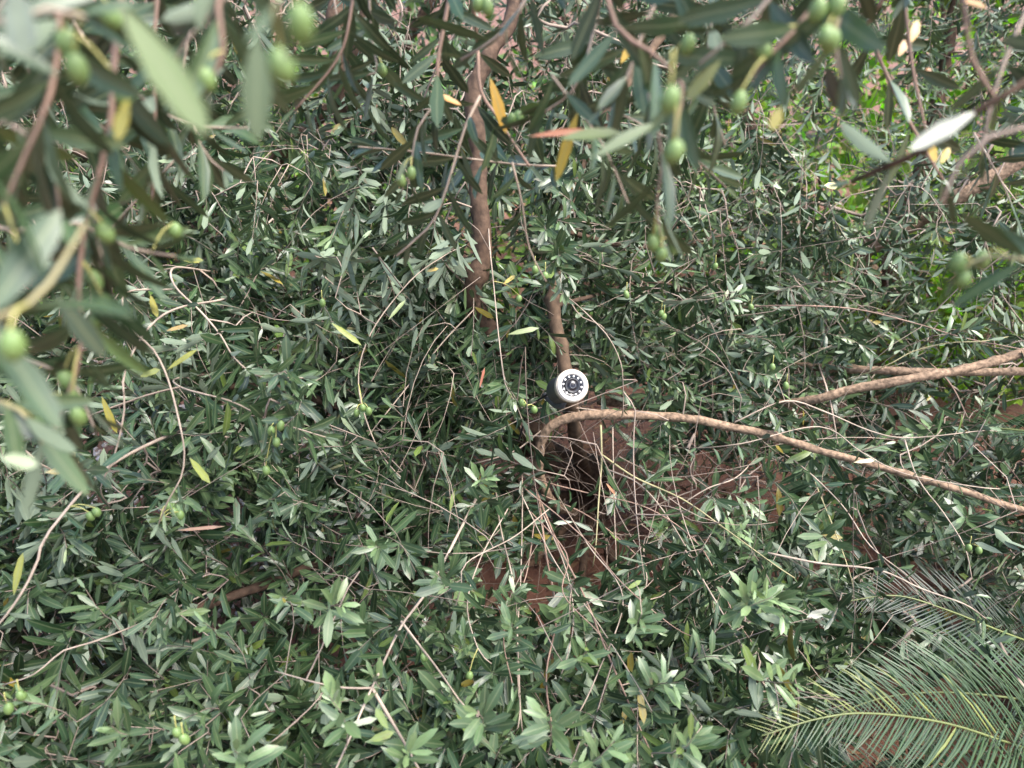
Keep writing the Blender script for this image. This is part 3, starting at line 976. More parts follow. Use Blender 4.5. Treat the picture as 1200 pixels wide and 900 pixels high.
spray(near_l, [(110, 240, .62), (118, 300, .63), (120, 360, .65)], .002, .0014, M_TWIG, start=None)
spray(near_l, [(420, -70, .95), (410, 20, .95), (395, 70, .96), (345, 130, .97)], .0028, .0015, M_PINKTWIG, start=lp(0, .7, 2.05))
spray(near_l, [(30, -60, .8), (110, 60, .8), (160, 110, .82), (220, 145, .84), (290, 150, .86)], .0028, .0015, M_TWIG, start=lp(-.45, .6, 2.08))


for i in range(15):
    px, py, d = rng.uniform(-60, 330), rng.uniform(-60, 300), rng.uniform(.55, 1.1)
    if px > 200 and py > 120: continue
    if d < .7 and py > 150 and px > 90: continue
    dx, dy = rng.normal(0, 50), rng.uniform(30, 110)
    spray(near_l, [(px - dx, py - dy, d - .02), (px, py, d), (px + dx * .6, py + dy, d + .03)], .0018, .0012, M_TWIG)


def lone_leaf(tree, a, b, width, facing, col, bend=.15, fold=.1):
    """one leaf from point a to point b; facing is the direction its upper side looks"""
    a, b = np.asarray(a), np.asarray(b)
    ln = np.linalg.norm(b - a)
    tree.F.add(pos=a, axis=b - a, nor=facing, len=ln, wid=width / 2, bend=bend, fold=fold, col=np.array(col) * (.72 if tree is not main else 1))


TOCAM = -FWD
lone_leaf(near_l, at(140, 5, .34), at(245, 158, .36), .0165, TOCAM + UP * .6, (.16, .22, .07), .1, .05)
lone_leaf(near_l, at(15, -20, .36), at(28, 66, .36), .017, -TOCAM * .2 + TOCAM, (.20, .235, .165), .1, .05)
lone_leaf(near_l, at(302, 40, .40), at(300, 165, .41), .016, TOCAM + RIGHT * .2, (.10, .14, .05), .1, .1)
lone_leaf(near_l, at(65, 345, .52), at(125, 422, .55), .015, TOCAM + UP, (.06, .10, .06), .15, .1)
lone_leaf(near_l, at(150, 115, .5), at(135, 165, .5), .010, TOCAM, (.38, .33, .05))
lone_leaf(near_l, at(0, 480, .6), at(52, 515, .6), .013, TOCAM + UP, (.07, .11, .06), .1, .1)
lone_leaf(near_l, at(0, 535, .55), at(45, 545, .56), .012, TOCAM + UP, (.17, .26, .09), .1, .1)
lone_leaf(near_l, at(190, 130, .62), at(262, 75, .64), .013, TOCAM + UP * .5, (.05, .08, .05), .1, .1)
for px, py, d in [(330, 77, .36), (241, 93, .5), (90, 80, .46), (78, 50, .46), (145, 110, .52), (15, 405, .40), (110, 329, .63), (122, 356, .63), (115, 373, .64), (123, 273, .58), (78, 445, .64), (55, 475, .64), (88, 470, .63), (92, 488, .63), (43, 500, .63), (352, 28, .36), (205, 270, .74), (30, 315, .5), (130, 20, .5)]:
    near_l.olive(px, py, d, .9)

# ------------------------------------------------------------------ the near olive sprays along the top and at the upper right
near_r = Tree('olive_tree', np.array([1.45, .5, 0]), 'near olive tree reaching in along the top and upper right, with some orange leaves', 'olive tree')
near_r.limb([lp(1.45, .5, -.03), lp(1.42, .5, .7), lp(1.36, .48, 1.4), lp(1.25, .5, 1.8)], .08, .05, 'trunk')
near_r.limb([lp(1.25, .5, 1.78), lp(.95, .62, 2.02), lp(.55, .72, 2.1), lp(.15, .85, 2.1), lp(-.15, .95, 2.06)], .03, .01, 'branch', M_LIMB)
near_r.limb([lp(1.3, .5, 1.6), lp(1.0, .75, 1.72), lp(.75, .9, 1.7)], .02, .007, 'branch', M_LIMB)
H1, H2, H3, H4 = lp(.55, .72, 2.1), lp(.15, .85, 2.1), lp(.75, .9, 1.7), lp(-.1, .94, 2.06)
spray(near_r, [(700, -60, .7), (722, 30, .7), (762, 60, .69), (800, 100, .67), (790, 150, .66)], .0034, .0018, M_PINKTWIG, start=H2)
spray(near_r, [(990, -70, .6), (965, -10, .6), (935, 30, .6), (905, 60, .6), (880, 90, .61)], .0032, .0018, M_PINKTWIG, start=H1, spacing=.018)
spray(near_r, [(930, -70, .62), (900, 0, .62), (860, 40, .62), (820, 75, .63)], .0030, .0016, M_TWIG, start=H1)
spray(near_r, [(1010, -50, .58), (990, 0, .58), (978, 45, .58), (985, 90, .59)], .0026, .0016, M_TWIG, start=H1, spacing=.018)
spray(near_r, [(800, -60, .75), (760, 20, .75), (735, 90, .76), (705, 130, .76)], .0030, .0016, M_TWIG, start=H2)
spray(near_r, [(1015, 30, .95), (1040, 90, .95), (1075, 160, .95), (1105, 210, .96)], .0032, .002, M_PINKTWIG, start=H1, spacing=.045)
spray(near_r, [(1060, 0, .9), (1070, 80, .9), (1085, 155, .9)], .0028, .0018, M_PINKTWIG, start=H1, spacing=.045)
spray(near_r, [(1260, 60, .6), (1180, 110, .6), (1130, 140, .62), (1085, 175, .64), (1040, 195, .68), (1000, 212, .75)], .0042, .0036, M_BARK, start=H3, spacing=.05, t0=.0)
spray(near_r, [(1270, 180, .55), (1200, 150, .56), (1160, 160, .57), (1125, 190, .58), (1105, 235, .6)], .0030, .0018, M_TWIG, start=H3, spacing=.042)
spray(near_r, [(1290, 310, .6), (1210, 305, .6), (1160, 300, .61), (1120, 318, .62)], .0030, .0018, M_GREENTWIG, start=H3, spacing=.028)
spray(near_r, [(1120, -60, .6), (1130, 10, .6), (1140, 70, .61), (1170, 120, .62)], .0030, .0018, M_PINKTWIG, start=H1, spacing=.042)
spray(near_r, [(1230, -40, .7), (1190, 40, .7), (1165, 110, .7), (1150, 180, .72)], .0030, .0018, M_TWIG, start=H1, spacing=.05)
spray(near_r, [(850, -40, .9), (830, 50, .9), (835, 120, .9), (850, 170, .92)], .0028, .0016, M_TWIG, start=H1, spacing=.032)
# top middle, a little farther off
spray(near_r, [(535, -60, 1.0), (522, 20, 1.0), (513, 75, 1.0), (512, 130, 1.02)], .0040, .0030, M_PINKTWIG, start=H4, spacing=.035)
spray(near_r, [(560, 50, 1.1), (563, 105, 1.1), (585, 140, 1.1), (600, 165, 1.1), (620, 194, 1.1)], .0036, .0024, M_PINKTWIG, start=H4, spacing=.05)
spray(near_r, [(563, 112, 1.1), (545, 150, 1.1), (528, 205, 1.1), (510, 255, 1.1), (490, 278, 1.1), (465, 300, 1.1)], .0030, .0018, M_TWIG, start=None, spacing=.026)
spray(near_r, [(660, 195, 1.25), (600, 192, 1.22), (530, 183, 1.2), (480, 177, 1.18), (420, 172, 1.16)], .0026, .0016, M_TWIG, start=None, spacing=.035)
spray(near_r, [(600, 190, 1.12), (612, 240, 1.15), (620, 290, 1.2), (640, 330, 1.25)], .0022, .0015, M_TWIG, start=None, spacing=.05)
spray(near_r, [(512, 120, 1.02), (490, 150, 1.02), (480, 200, 1.03), (470, 225, 1.04)], .0022, .0014, M_TWIG, start=None, spacing=.026)
spray(near_r, [(430, -50, 1.05), (435, 40, 1.05), (440, 85, 1.05), (400, 90, 1.06)], .0026, .0015, M_TWIG, start=H4)
spray(near_r, [(640, -60, .85), (610, 10, .85), (580, 45, .86), (540, 70, .88)], .0028, .0015, M_TWIG, start=H4)
spray(near_r, [(700, 20, .9), (680, 90, .9), (655, 120, .92), (600, 150, .95)], .0026, .0015, M_TWIG, start=H2, spacing=.032)
spray(near_r, [(760, 110, .7), (775, 180, .72), (770, 240, .75), (775, 280, .78)], .0022, .0014, M_TWIG, start=None, spacing=.026)
for i in range(9):
    px, py, d = rng.uniform(400, 1260), rng.uniform(-60, 260), rng.uniform(.65, 1.25)
    if py > 120 and px < 1050 and rng.random() < .6: continue
    if px > 850 and rng.random() < .85: continue
    if 400 < px < 700 and (d < 1.0 or py > 90): continue
    dx, dy = rng.normal(0, 50), rng.uniform(30, 90)
    spray(near_r, [(px - dx, py - dy, d - .02), (px, py, d), (px + dx * .6, py + dy, d + .03)], .0018, .0012, M_TWIG)
lone_leaf(near_r, at(574, 90, 1.0), at(594, 157, 1.02), .015, TOCAM + UP * .3, (.62, .36, .04), .1, .05)
lone_leaf(near_r, at(505, 108, 1.05), at(542, 121, 1.06), .011, TOCAM + UP, (.60, .27, .03))
lone_leaf(near_r, at(727, 75, .95), at(746, 43, .95), .012, TOCAM + UP, (.62, .38, .04))
lone_leaf(near_r, at(712, 82, .95), at(720, 105, .96), .009, TOCAM, (.60, .40, .05))
lone_leaf(near_r, at(1068, 50, .9), at(1077, 22, .9), .011, TOCAM, (.62, .36, .04))
lone_leaf(near_r, at(1053, 66, .9), at(1064, 45, .9), .010, TOCAM, (.55, .27, .05))
lone_leaf(near_r, at(1088, 162, .9), at(1098, 190, .9), .010, TOCAM, (.62, .42, .05))
lone_leaf(near_r, at(1102, 192, .9), at(1114, 172, .9), .009, TOCAM, (.62, .46, .07))
lone_leaf(near_r, at(1125, 0, .75), at(1158, 6, .75), .012, TOCAM + UP, (.60, .28, .04))
lone_leaf(near_r, at(1080, 90, .9), at(1092, 80, .9), .008, TOCAM, (.55, .20, .05))
lone_leaf(near_r, at(620, 160, .8), at(690, 150, .8), .007, TOCAM, (.50, .16, .06))
lone_leaf(near_r, at(655, 163, .72), at(728, 150, .72), .016, TOCAM + UP, (.12, .16, .05))
lone_leaf(near_r, at(695, 185, .62), at(765, 140, .62), .013, TOCAM + UP, (.16, .20, .10))
lone_leaf(near_r, at(978, 70, .6), at(1008, 128, .61), .014, TOCAM + RIGHT, (.045, .06, .04))
lone_leaf(near_r, at(968, 75, .6), at(984, 130, .61), .013, TOCAM - RIGHT, (.045, .06, .04))
lone_leaf(near_r, at(915, 125, .62), at(905, 152, .62), .010, TOCAM, (.48, .40, .06))
lone_leaf(near_r, at(845, 70, .62), at(803, 118, .63), .012, TOCAM, (.22, .24, .05))
for px, py, d in [(785, 117, .48), (790, 178, .5), (770, 272, .78), (775, 298, .78), (790, 290, .79), (765, 285, .78), (968, 42, .56), (958, 12, .56), (974, 49, .57), (866, 120, .6), (1128, 326, .62), (1122, 308, .62), (1150, 305, .63), (470, 211, 1.0), (482, 203, 1.0), (560, 5, .8), (571, 8, .8), (448, 82, 1.05), (806, 52, .66), (600, 140, .95), (608, 138, .95), (980, 8, .56), (895, 60, .6)]:
    near_r.olive(px, py, d, .88)

# single coloured leaves on the main tree
for a, b, w, c in [((388, 378, 1.55), (424, 404, 1.55), .012, (.30, .34, .04)), ((222, 536, 1.3), (246, 567, 1.3), .013, (.34, .38, .05)), ((119, 464, 1.25), (136, 509, 1.26), .012, (.45, .38, .04)), ((16, 698, 1.2), (24, 648, 1.2), .013, (.38, .38, .06)),
                   ((195, 434, 1.3), (230, 408, 1.3), .010, (.34, .34, .05)), ((163, 442, 1.3), (187, 432, 1.3), .012, (.30, .33, .08)), ((176, 345, 1.25), (184, 372, 1.25), .011, (.48, .42, .06)), ((194, 388, 1.3), (220, 380, 1.3), .008, (.50, .34, .12)),
                   ((1000, 542, 1.84), (1028, 538, 1.84), .011, (.48, .42, .18)), ((590, 333, 1.7), (604, 322, 1.7), .010, (.55, .42, .08)), ((500, 318, 1.75), (514, 314, 1.75), .010, (.50, .36, .08)), ((966, 217, 2.2), (982, 218, 2.2), .024, (.58, .50, .05)),
                   ((595, 392, 1.62), (632, 383, 1.62), .013, (.22, .28, .09)), ((432, 868, 1.15), (462, 858, 1.15), .013, (.24, .31, .07)), ((208, 720, 1.3), (246, 715, 1.3), .013, (.14, .20, .05)), ((660, 225, 2.0), (672, 215, 2.0), .02, (.50, .42, .05)), ((215, 306, 1.4), (238, 304, 1.4), .012, (.45, .42, .06)),
                   ((205, 622, 1.4), (262, 616, 1.4), .007, (.42, .24, .16)), ((455, 855, 1.12), (440, 830, 1.12), .012, (.22, .30, .07)), ((527, 600, 1.68), (532, 575, 1.68), .009, (.26, .32, .07)), ((735, 690, 1.55), (752, 680, 1.55), .010, (.24, .32, .06)), ((710, 566, 1.85), (722, 580, 1.85), .007, (.55, .22, .08)),
                   ((562, 455, 1.72), (568, 430, 1.72), .006, (.55, .16, .08)), ((455, 375, 1.6), (475, 350, 1.62), .009, (.20, .26, .07))]:
    lone_leaf(main, at(*a), at(*b), w, TOCAM + UP * .5, np.array(c) * .62)

# ------------------------------------------------------------------ bright green shrubs beyond
def shrub(base, label, cx, cy, cz, rx, ry, rz, n, col, L, seed):
    t = Tree('leafy_shrub', base, label, 'shrub', 'bright shrubs beyond the olives')
    for k in range(5):
        a = k * 1.26
        t.limb([base + np.array([.04 * math.cos(a), .04 * math.sin(a), -.02]), base + np.array([rx * .25 * math.cos(a), ry * .25 * math.sin(a), cz * .5]), base + np.array([rx * .6 * math.cos(a), ry * .6 * math.sin(a), cz * 1.1])], .014, .006, 'stem', sides=6)
    u = norm(rng.standard_normal((n, 3))) * (rng.random((n, 1)) ** .4)
    p = np.array([cx, cy, cz]) + u * np.array([rx, ry, rz])
    p = p[p[:, 2] > .05]
    m = len(p)
    ax = norm(u[:m] * .6 + rng.normal(0, .7, (m, 3)) - UP * .2)
    nr = UP * .8 + rng.normal(0, .5, (m, 3))
    ln = L * rng.uniform(.6, 1.2, m)
    c = np.array(col) * rng.uniform(.55, 1.35, (m, 1)) * (1 + rng.normal(0, .1, (m, 3)))
    t.F.add(pos=p, axis=ax, nor=nr, len=ln, wid=ln * rng.uniform(.22, .3, m), bend=np.abs(rng.normal(.2, .2, m)), fold=np.abs(rng.normal(.15, .1, m)), col=c)
    return t


shrubs = []
for px, py, d, r, h, lab, col in [(1150, 480, 3.6, .75, .62, 'bright green leafy shrub low at the right edge behind the olive limbs', (.28, .40, .055)),
                                  (1020, 260, 3.9, .9, 1.15, 'sunlit yellow green shrub glimpsed through the olive leaves at upper right', (.30, .42, .06)),
                                  (1260, 280, 3.9, .9, 1.15, 'green shrub showing past the right edge behind the hanging olive sprays', (.20, .31, .055)),
                                  (760, 200, 4.9, 1.0, .95, 'green shrub far behind the slanting middle olive stem', (.13, .24, .045)),
                                  (430, 180, 5.0, 1.0, .95, 'green shrub far behind the paired dark stems at top', (.12, .22, .045)),
                                  (110, 190, 4.9, 1.0, .95, 'green shrub far behind the near sprays at upper left', (.10, .19, .05))]:
    p = at(px, py, d)
    b = np.array([p[0], p[1], 0.])
    shrubs.append(shrub(b, lab, p[0], p[1], h * .75, r, r * .8, h * .75, 2300, col, .075, 1))

# low green ground cover beyond the olives
n = 15000
gxx = rng.uniform(-5.5, 5.5, n); gyy = 3.5 + 5.1 * rng.random(n) ** 1.4 + .25 * np.sin(gxx * 2.1)
gxx, gyy = gxx[gyy < 8.6], gyy[gyy < 8.6]; n = len(gxx)
gzz = np.array([gheight(a_, b_) for a_, b_ in zip(gxx, gyy)]) + rng.uniform(0, .12, n)
GC = Foliage()
ln = rng.uniform(.05, .11, n)
GC.add(pos=np.c_[gxx, gyy, gzz], axis=rng.normal(0, .8, (n, 3)) + UP * .5, nor=UP * .8 + rng.normal(0, .5, (n, 3)), len=ln, wid=ln * rng.uniform(.2, .35, n), bend=np.abs(rng.normal(.3, .2, n)), fold=np.full(n, .2), col=np.array([.15, .25, .04]) * rng.uniform(.6, 1.4, (n, 1)))
tag(put('ground_cover', leaf_mesh('ground_cover', GC.arrays(), T_TINY, [M_BROAD, M_BROAD_LO])), 'low bright green ground cover beyond the olive trees', 'ground cover', kind='stuff')

# a clipped hedge closes the garden far behind
hb = np.array([0., 9.0, 0.])
hedge = put('garden_hedge', None, None, hb)
tag(hedge, 'tall dense green hedge closing the garden far behind the olives', 'hedge')
HF = Foliage()
m = 9000
hp = np.c_[rng.uniform(-9, 9, m), 9 + rng.uniform(-.35, .35, m), rng.uniform(.02, 2.3, m)]
hp[:, 1] += .25 * np.sin(hp[:, 0] * 1.7) + .1 * np.sin(hp[:, 2] * 5 + hp[:, 0] * 3)
ln = rng.uniform(.09, .16, m)
HF.add(pos=hp, axis=rng.normal(0, 1, (m, 3)) + np.array([0, -.6, .1]), nor=UP * .7 - np.array([0, .6, 0]) + rng.normal(0, .5, (m, 3)), len=ln, wid=ln * .3, bend=np.full(m, .2), fold=np.full(m, .2), col=np.array([.08, .15, .04]) * rng.uniform(.6, 1.5, (m, 1)))
tag(put('foliage', leaf_mesh('foliage', HF.arrays(), T_TINY, [M_BROAD, M_BROAD_LO], hb), hedge, hb), kind='stuff')
tb = Tubes()
for x in np.arange(-8.8, 9, .55):
    tb.add(catmull(np.array([[x, 9, -.05], [x + rng.normal(0, .1), 9 + rng.normal(0, .08), 1], [x + rng.normal(0, .2), 9 + rng.normal(0, .1), 2]]), .3), np.linspace(.03, .012, 5)[0], 5)
tag(put('stems', tb.mesh('stems', M_BARK, hb), hedge, hb), kind='stuff')

# ------------------------------------------------------------------ the cycad at the lower right
cyc_base = at(1400, 840, 2.0) * np.array([1, 1, 0])
cyc = put('sago_palm', None, None, cyc_base)
tag(cyc, 'sago palm with stiff feathery fronds spreading in at the lower right corner', 'palm')
crown = cyc_base + np.array([0, 0, .42])
V, Q = lathe([(.02, .40), (.07, .39), (.10, .33), (.115, .2), (.12, .08), (.13, -.03)], 14)
V = V * (1 + .1 * rng.standard_normal((len(V), 1)))
put('trunk', new_mesh('trunk', V, Q[:, ::-1], [M_CTRUNK]), cyc, cyc_base)


def leaflet_mesh(col, curve):
    d = {k: np.asarray(v, float) for k, v in dict(pos=[[0, 0, 0]], axis=[[1, 0, 0]], nor=[[0, 0, 1]], len=[1], wid=[.0128], bend=[curve], fold=[-.35], col=[col]).items()}
    me = leaf_mesh('leaflet', d, leaf_template([0, .12, .4, .75, 1], [0, .85, 1, .75, 0]), [M_CYC, M_CYC])
    co = np.empty(len(me.vertices) * 3, np.float32); me.vertices.foreach_get('co', co)
    co = co.reshape(-1, 3); co[len(co) // 2:, 2] -= .004
    me.vertices.foreach_set('co', co.ravel()); me.update()
    return me


LFM = {}
for tone, base in dict(green=(.019, .047, .014), blue=(.020, .030, .021), yellow=(.12, .14, .03), dark=(.04, .06, .04)).items():
    LFM[tone] = [leaflet_mesh(np.array(base) * rng.uniform(.75, 1.3), c) for c in (.1, .3, .5) for _ in range(2)]


def frond(pts, tone, n, maxlen, normal, parts=True, tip_tone=None, lift=.35, label=None):
    P = catmull(np.array([at(*p) if isinstance(p, tuple) else p for p in pts]), .02)
    tb = Tubes(); tb.add(P, np.linspace(.0045, .0013, len(P)), 7)
    o = put('frond', tb.mesh('frond', M_RACHIS, P[0]), cyc, P[0])
    if label: o['label'] = label
    s = np.concatenate([[0], np.cumsum(np.linalg.norm(np.diff(P, axis=0), axis=1))])
    T = norm(np.gradient(P, axis=0))
    G = Foliage()
    for i in range(n):
        u = .16 + .835 * (i + .5) / n
        for sgn in (-1, 1):
            x = u * s[-1] + rng.normal(0, .001)
            p = np.array([np.interp(x, s, P[:, k]) for k in range(3)])
            t = norm(np.array([np.interp(x, s, T[:, k]) for k in range(3)]))
            nr = norm(np.asarray(normal) - t * (np.asarray(normal) @ t))
            sdv = np.cross(t, nr) * sgn
            ln = maxlen * min(1, .45 + u * 1.6) * min(1, .22 + (1 - u) * 2.6) * rng.uniform(.93, 1.05)
            fwd = .8 + .7 * u + rng.normal(0, .05)
            ax = norm(sdv + t * fwd + nr * (lift + rng.normal(0, .05)))
            nn = norm(nr - ax * (nr @ ax)); b = np.cross(nn, ax)
            tn = tip_tone if tip_tone and (u > .96 or (u > .8 and sgn > 0 and rng.random() < .5) or rng.random() < .02) else tone
            if parts:
                R = Matrix(((ax[0], b[0], nn[0], 0), (ax[1], b[1], nn[1], 0), (ax[2], b[2], nn[2], 0), (0, 0, 0, 1)))
                put('leaflet', LFM[tn][rng.integers(0, 6)], o, p, R @ Matrix.Scale(ln, 4))
            else:
                G.add(pos=p, axis=ax, nor=nn, len=ln, wid=ln * .0128, bend=rng.uniform(.1, .5), fold=-.35, col=np.array(dict(green=(.019, .047, .014), blue=(.020, .030, .021), yellow=(.12, .14, .03), dark=(.04, .06, .04))[tn]) * rng.uniform(.7, 1.35))
    if not parts:
        tag(put('leaflets', leaf_mesh('leaflets', G.arrays(), T_OLIVE, [M_CYC, M_CYC], P[0]), o, P[0]), kind='stuff')


nu = UP * .8 - FWD * .5
frond([crown, (1310, 905, 1.62), (1200, 876, 1.5), (1110, 848, 1.42), (1020, 836, 1.36), (960, 842, 1.33), (893, 862, 1.31)], 'green', 112, .20, nu, True, 'yellow', label='front frond with a yellowed tip')
frond([crown, (1340, 860, 1.75), (1250, 830, 1.62), (1160, 815, 1.55), (1080, 812, 1.5), (1010, 825, 1.47), (950, 860, 1.45)], 'green', 100, .20, nu, False)
frond([crown, (1330, 960, 1.55), (1230, 950, 1.45), (1120, 925, 1.38), (1020, 905, 1.34), (950, 905, 1.32)], 'green', 90, .18, nu, False)
frond([crown, (1320, 790, 1.85), (1200, 750, 1.75), (1110, 715, 1.72), (1050, 698, 1.72), (990, 705, 1.72)], 'blue', 90, .17, nu + UP * .2, False)
frond([crown, (1350, 760, 2.0), (1260, 715, 2.0), (1190, 690, 2.0), (1130, 685, 2.02), (1080, 700, 2.05)], 'blue', 90, .16, nu, False, lift=-.5)
frond([crown, (1440, 720, 2.1), (1400, 640, 2.2), (1330, 600, 2.3), (1260, 600, 2.35)], 'dark', 55, .15, nu, False)
for k in range(6):
    a = math.radians(-60 + k * 40)
    v = np.array([math.cos(a), math.sin(a), 0])
    frond([crown, crown + v * .3 + UP * .22, crown + v * .65 + UP * .2, crown + v * .95 - UP * .02], 'green', 55, .15, UP, False)

# ------------------------------------------------------------------ the security camera
def security_camera():
    c = at(670.5, 452, 1.66)
    fwd = norm(norm(CAM - c) + RIGHT * .25 + UPV * .10)     # where it looks
    x = norm(np.cross(UP, fwd)); y = np.cross(fwd, x)
    R = Matrix(((x[0], y[0], fwd[0], 0), (x[1], y[1], fwd[1], 0), (x[2], y[2], fwd[2], 0), (0, 0, 0, 1)))
    root = put('security_camera', None, None, c)
    root.matrix_local = Matrix.Translation(Vector(c)) @ R
    tag(root, 'small round security camera with white front ring and twelve lights among olive stems', 'security camera')
    white = simple('camera_white_plastic', (.50, .47, .42), .42, .5, noise_scale=90, var=.16)
    cream = simple('camera_cream_rim', (.42, .36, .28), .45, .5, noise_scale=40, var=.12)
    dark = simple('camera_dark_body', (.045, .046, .052), .42, .5, noise_scale=30, var=.2)
    black = simple('camera_black_face', (.010, .010, .012), .28, .5)
    ledm = simple('camera_led_cup', (.6, .58, .55), .25, .6)
    glass = simple('camera_lens_glass', (.010, .010, .013), .12, .4)

    def part(name, me, loc=(0, 0, 0), rot=None, parent=root):
        o = bpy.data.objects.new(name, me); COL.objects.link(o); o.parent = parent
        o.matrix_local = Matrix.Translation(Vector(loc)) @ (rot or Matrix())
        return o

    def lm(name, prof, m, seg=48):
        V, Q = lathe(prof, seg)
        return new_mesh(name, V, Q, [m])
    r = .0348
    part('housing', lm('housing', [(.001, -.125), (.024, -.125), (.029, -.122), (.0315, -.116), (.0315, -.02), (.0325, -.008), (.0325, -.002), (.020, -.002)], dark))
    rim = part('rim', lm('rim', [(.0320, -.022), (.0352, -.020), (.0360, -.004), (.0357, .0015), (.0345, .0030), (.0330, .0015)], cream))
    ring = part('front_ring', lm('front_ring', [(.0338, .0010), (.0336, .0042), (.0326, .0056), (.0300, .0058), (.0258, .0046), (.0242, .0030), (.0236, .0005)], white))
    face = part('face_plate', lm('face_plate', [(.0242, .0016), (.0150, .0016), (.0142, .0006), (.0005, .0006)], black))
    for k in range(12):
        a = k * math.pi / 6 + .26
        led = part('light', lm('light', [(.0024, 0), (.0022, .0012), (.0015, .0017), (.0003, .0018)], ledm, 14), (.0201 * math.cos(a), .0201 * math.sin(a), .0017), None, face)
    brl = part('lens_barrel', lm('lens_barrel', [(.0160, .0005), (.0160, .0046), (.0150, .0052), (.0136, .0044), (.0108, .0020)], simple('camera_lens_barrel', (.022, .022, .025), .3, .6)))
    part('lens', lm('lens', [(.0112, .0018), (.0085, .0032), (.0055, .0042), (.0025, .0046), (.0002, .0047)], glass), (0, 0, 0), None, brl)
    part('lens_rim', lm('lens_rim', [(.0062, .0042), (.0060, .0056), (.0052, .0056), (.0050, .0046)], simple('camera_inner_ring', (.09, .09, .10), .35, .5), 30), (0, 0, 0), None, brl)
    # bracket arm back to the stem, and the cable
    tb = Tubes()
    tb.add(catmull(np.array([[0, -.022, -.085], [-.003, -.034, -.10], [-.008, -.03, -.14], [-.012, 0, -.22]]), .01), .008, 10)
    part('bracket', tb.mesh('bracket', dark))
    tb = Tubes()
    tb.add(catmull(np.array([[0, 0, -.124], [-.004, 0, -.15], [-.02, -.004, -.19], [-.05, -.03, -.25], [-.07, -.10, -.32]]), .01), .0028, 7)
    part('cable', tb.mesh('cable', black))


security_camera()

# ------------------------------------------------------------------ litter and gravel on the soil
n = 5200
lx = rng.normal(.15, 1.1, n); ly = rng.uniform(1.2, 4.6, n)
lz = np.array([gheight(a, b) for a, b in zip(lx, ly)]) + rng.uniform(.002, .012, n)
LF = Foliage()
ln = rng.uniform(.03, .06, n)
LF.add(pos=np.c_[lx, ly, lz], axis=np.c_[rng.normal(0, 1, (n, 2)), rng.normal(0, .12, n)], nor=UP + rng.normal(0, .35, (n, 3)), len=ln, wid=ln * .12, bend=rng.normal(.2, .4, n), fold=rng.uniform(0, .8, n), col=np.tile([.2, .11, .06], (n, 1)))
tag(put('leaf_litter', leaf_mesh('leaf_litter', LF.arrays(), T_SMALL, [M_DRY, M_DRY])), 'dry brown fallen leaves scattered over the red soil', 'leaf litter', kind='stuff')
tb = Tubes()
for i in range(700):
    a, b = rng.normal(.2, .7), rng.uniform(1.7, 3.8)
    v = norm(np.array([rng.normal(), rng.normal(), rng.normal(0, .15)])) * rng.uniform(.05, .2)
    z = gheight(a, b) + .006
    p = np.array([a, b, z])
    tb.add(np.array([p, p + v * .5 + [rng.normal(0, .01), rng.normal(0, .01), .004], p + v]), .0012, 4)
tag(put('fallen_twigs', tb.mesh('fallen_twigs', M_PINKTWIG)), 'thin dead reddish twigs lying on the red soil', 'twigs', kind='stuff')

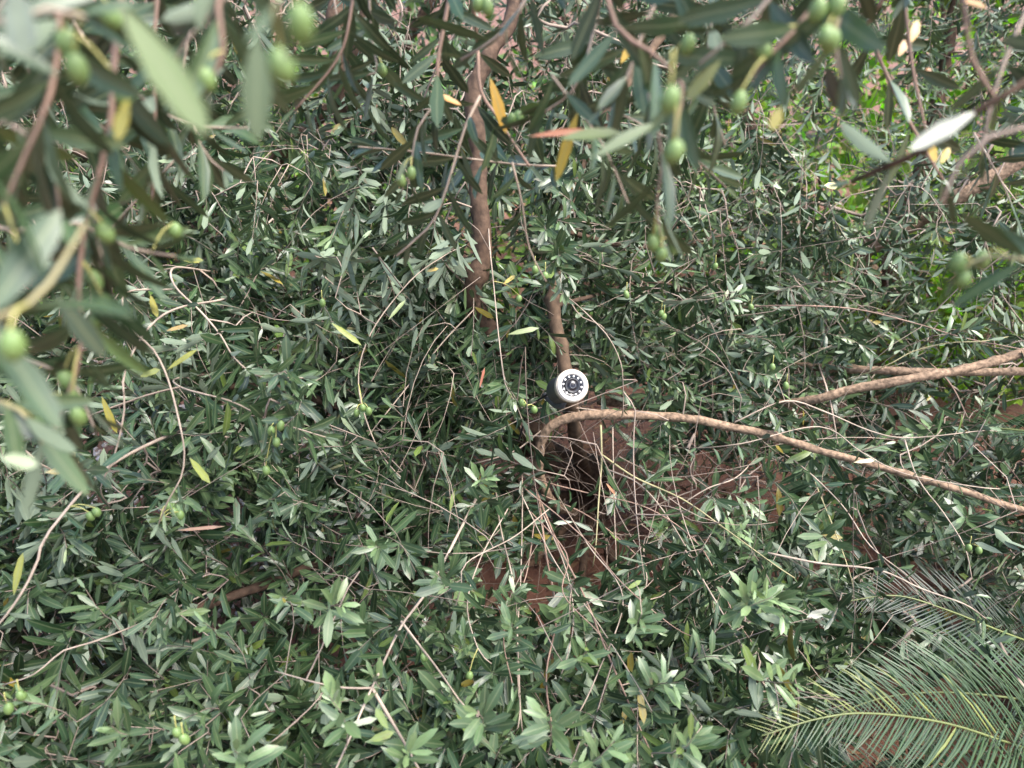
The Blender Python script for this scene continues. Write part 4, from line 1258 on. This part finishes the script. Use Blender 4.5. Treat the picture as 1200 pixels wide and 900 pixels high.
M_PEB = simple('pale_pebble', (.48, .42, .38), .8, .3, noise_scale=18, var=.3)
ico_v = np.array([[0, 0, 1], [.894, 0, .447], [.276, .851, .447], [-.724, .526, .447], [-.724, -.526, .447], [.276, -.851, .447], [.724, .526, -.447], [-.276, .851, -.447], [-.894, 0, -.447], [-.276, -.851, -.447], [.724, -.526, -.447], [0, 0, -1]])
ico_f = np.array([[0, 1, 2], [0, 2, 3], [0, 3, 4], [0, 4, 5], [0, 5, 1], [1, 6, 2], [2, 7, 3], [3, 8, 4], [4, 9, 5], [5, 10, 1], [6, 7, 2], [7, 8, 3], [8, 9, 4], [9, 10, 5], [10, 6, 1], [11, 7, 6], [11, 8, 7], [11, 9, 8], [11, 10, 9], [11, 6, 10]])
n = 5200
a = rng.uniform(-2.6, -.55, n); b = rng.uniform(1.3, 4.6, n)
k = a < -.72 + .12 * np.sin(b * 5) + rng.normal(0, .08, n)
a, b = a[k], b[k]; n = len(a)
rad = rng.uniform(.007, .018, n)
z = np.array([gheight(u, v) for u, v in zip(a, b)]) + rad * .25
PV = ico_v[None] * (rad[:, None] * rng.uniform(.6, 1.2, (n, 3)))[:, None] * (1 + .12 * rng.standard_normal((n, 12, 1)))
PV = PV + np.c_[a, b, z][:, None]
tag(put('gravel', new_mesh('gravel', PV.reshape(-1, 3), (ico_f[None] + (np.arange(n) * 12)[:, None, None]).reshape(-1, 3), [M_PEB], True)), 'pale pinkish gravel on the ground under the left side', 'gravel', kind='stuff')

# ------------------------------------------------------------------ leaves become parts: the 300 that show largest on each tree
ZB = np.full((90, 120), 1e9)
trees = [main, back, backl, near_l, near_r]
for t in trees:
    L = t.F.arrays()
    for f in (.3, .6, .9):
        c = L['pos'] + L['axis'] / np.linalg.norm(L['axis'], axis=1, keepdims=True) * (L['len'] * f)[:, None] - CAM
        d = c @ FWD
        x = 600 + FPX * (c @ RIGHT) / np.maximum(d, .01); y = 450 - FPX * (c @ UPV) / np.maximum(d, .01)
        k = (d > .2) & (x > 0) & (x < 1200) & (y > 0) & (y < 900)
        np.minimum.at(ZB, ((y[k] / 10).astype(int), (x[k] / 10).astype(int)), d[k])
print('leaves', [len(t.F.arrays()['len']) for t in trees])
for t in trees:
    t.finish(300, zbuf=ZB)
for t in shrubs:
    t.finish(60, T_OLIVE, T_TINY, [M_BROAD, M_BROAD_LO], ZB)
print('TRIS', sum(sum(p.loop_total - 2 for p in m_.polygons) for m_ in bpy.data.meshes) if False else sum(len(m_.loops) - 2 * len(m_.polygons) for m_ in bpy.data.meshes), 'objects', len(bpy.data.objects), 'variants', len(_VAR))
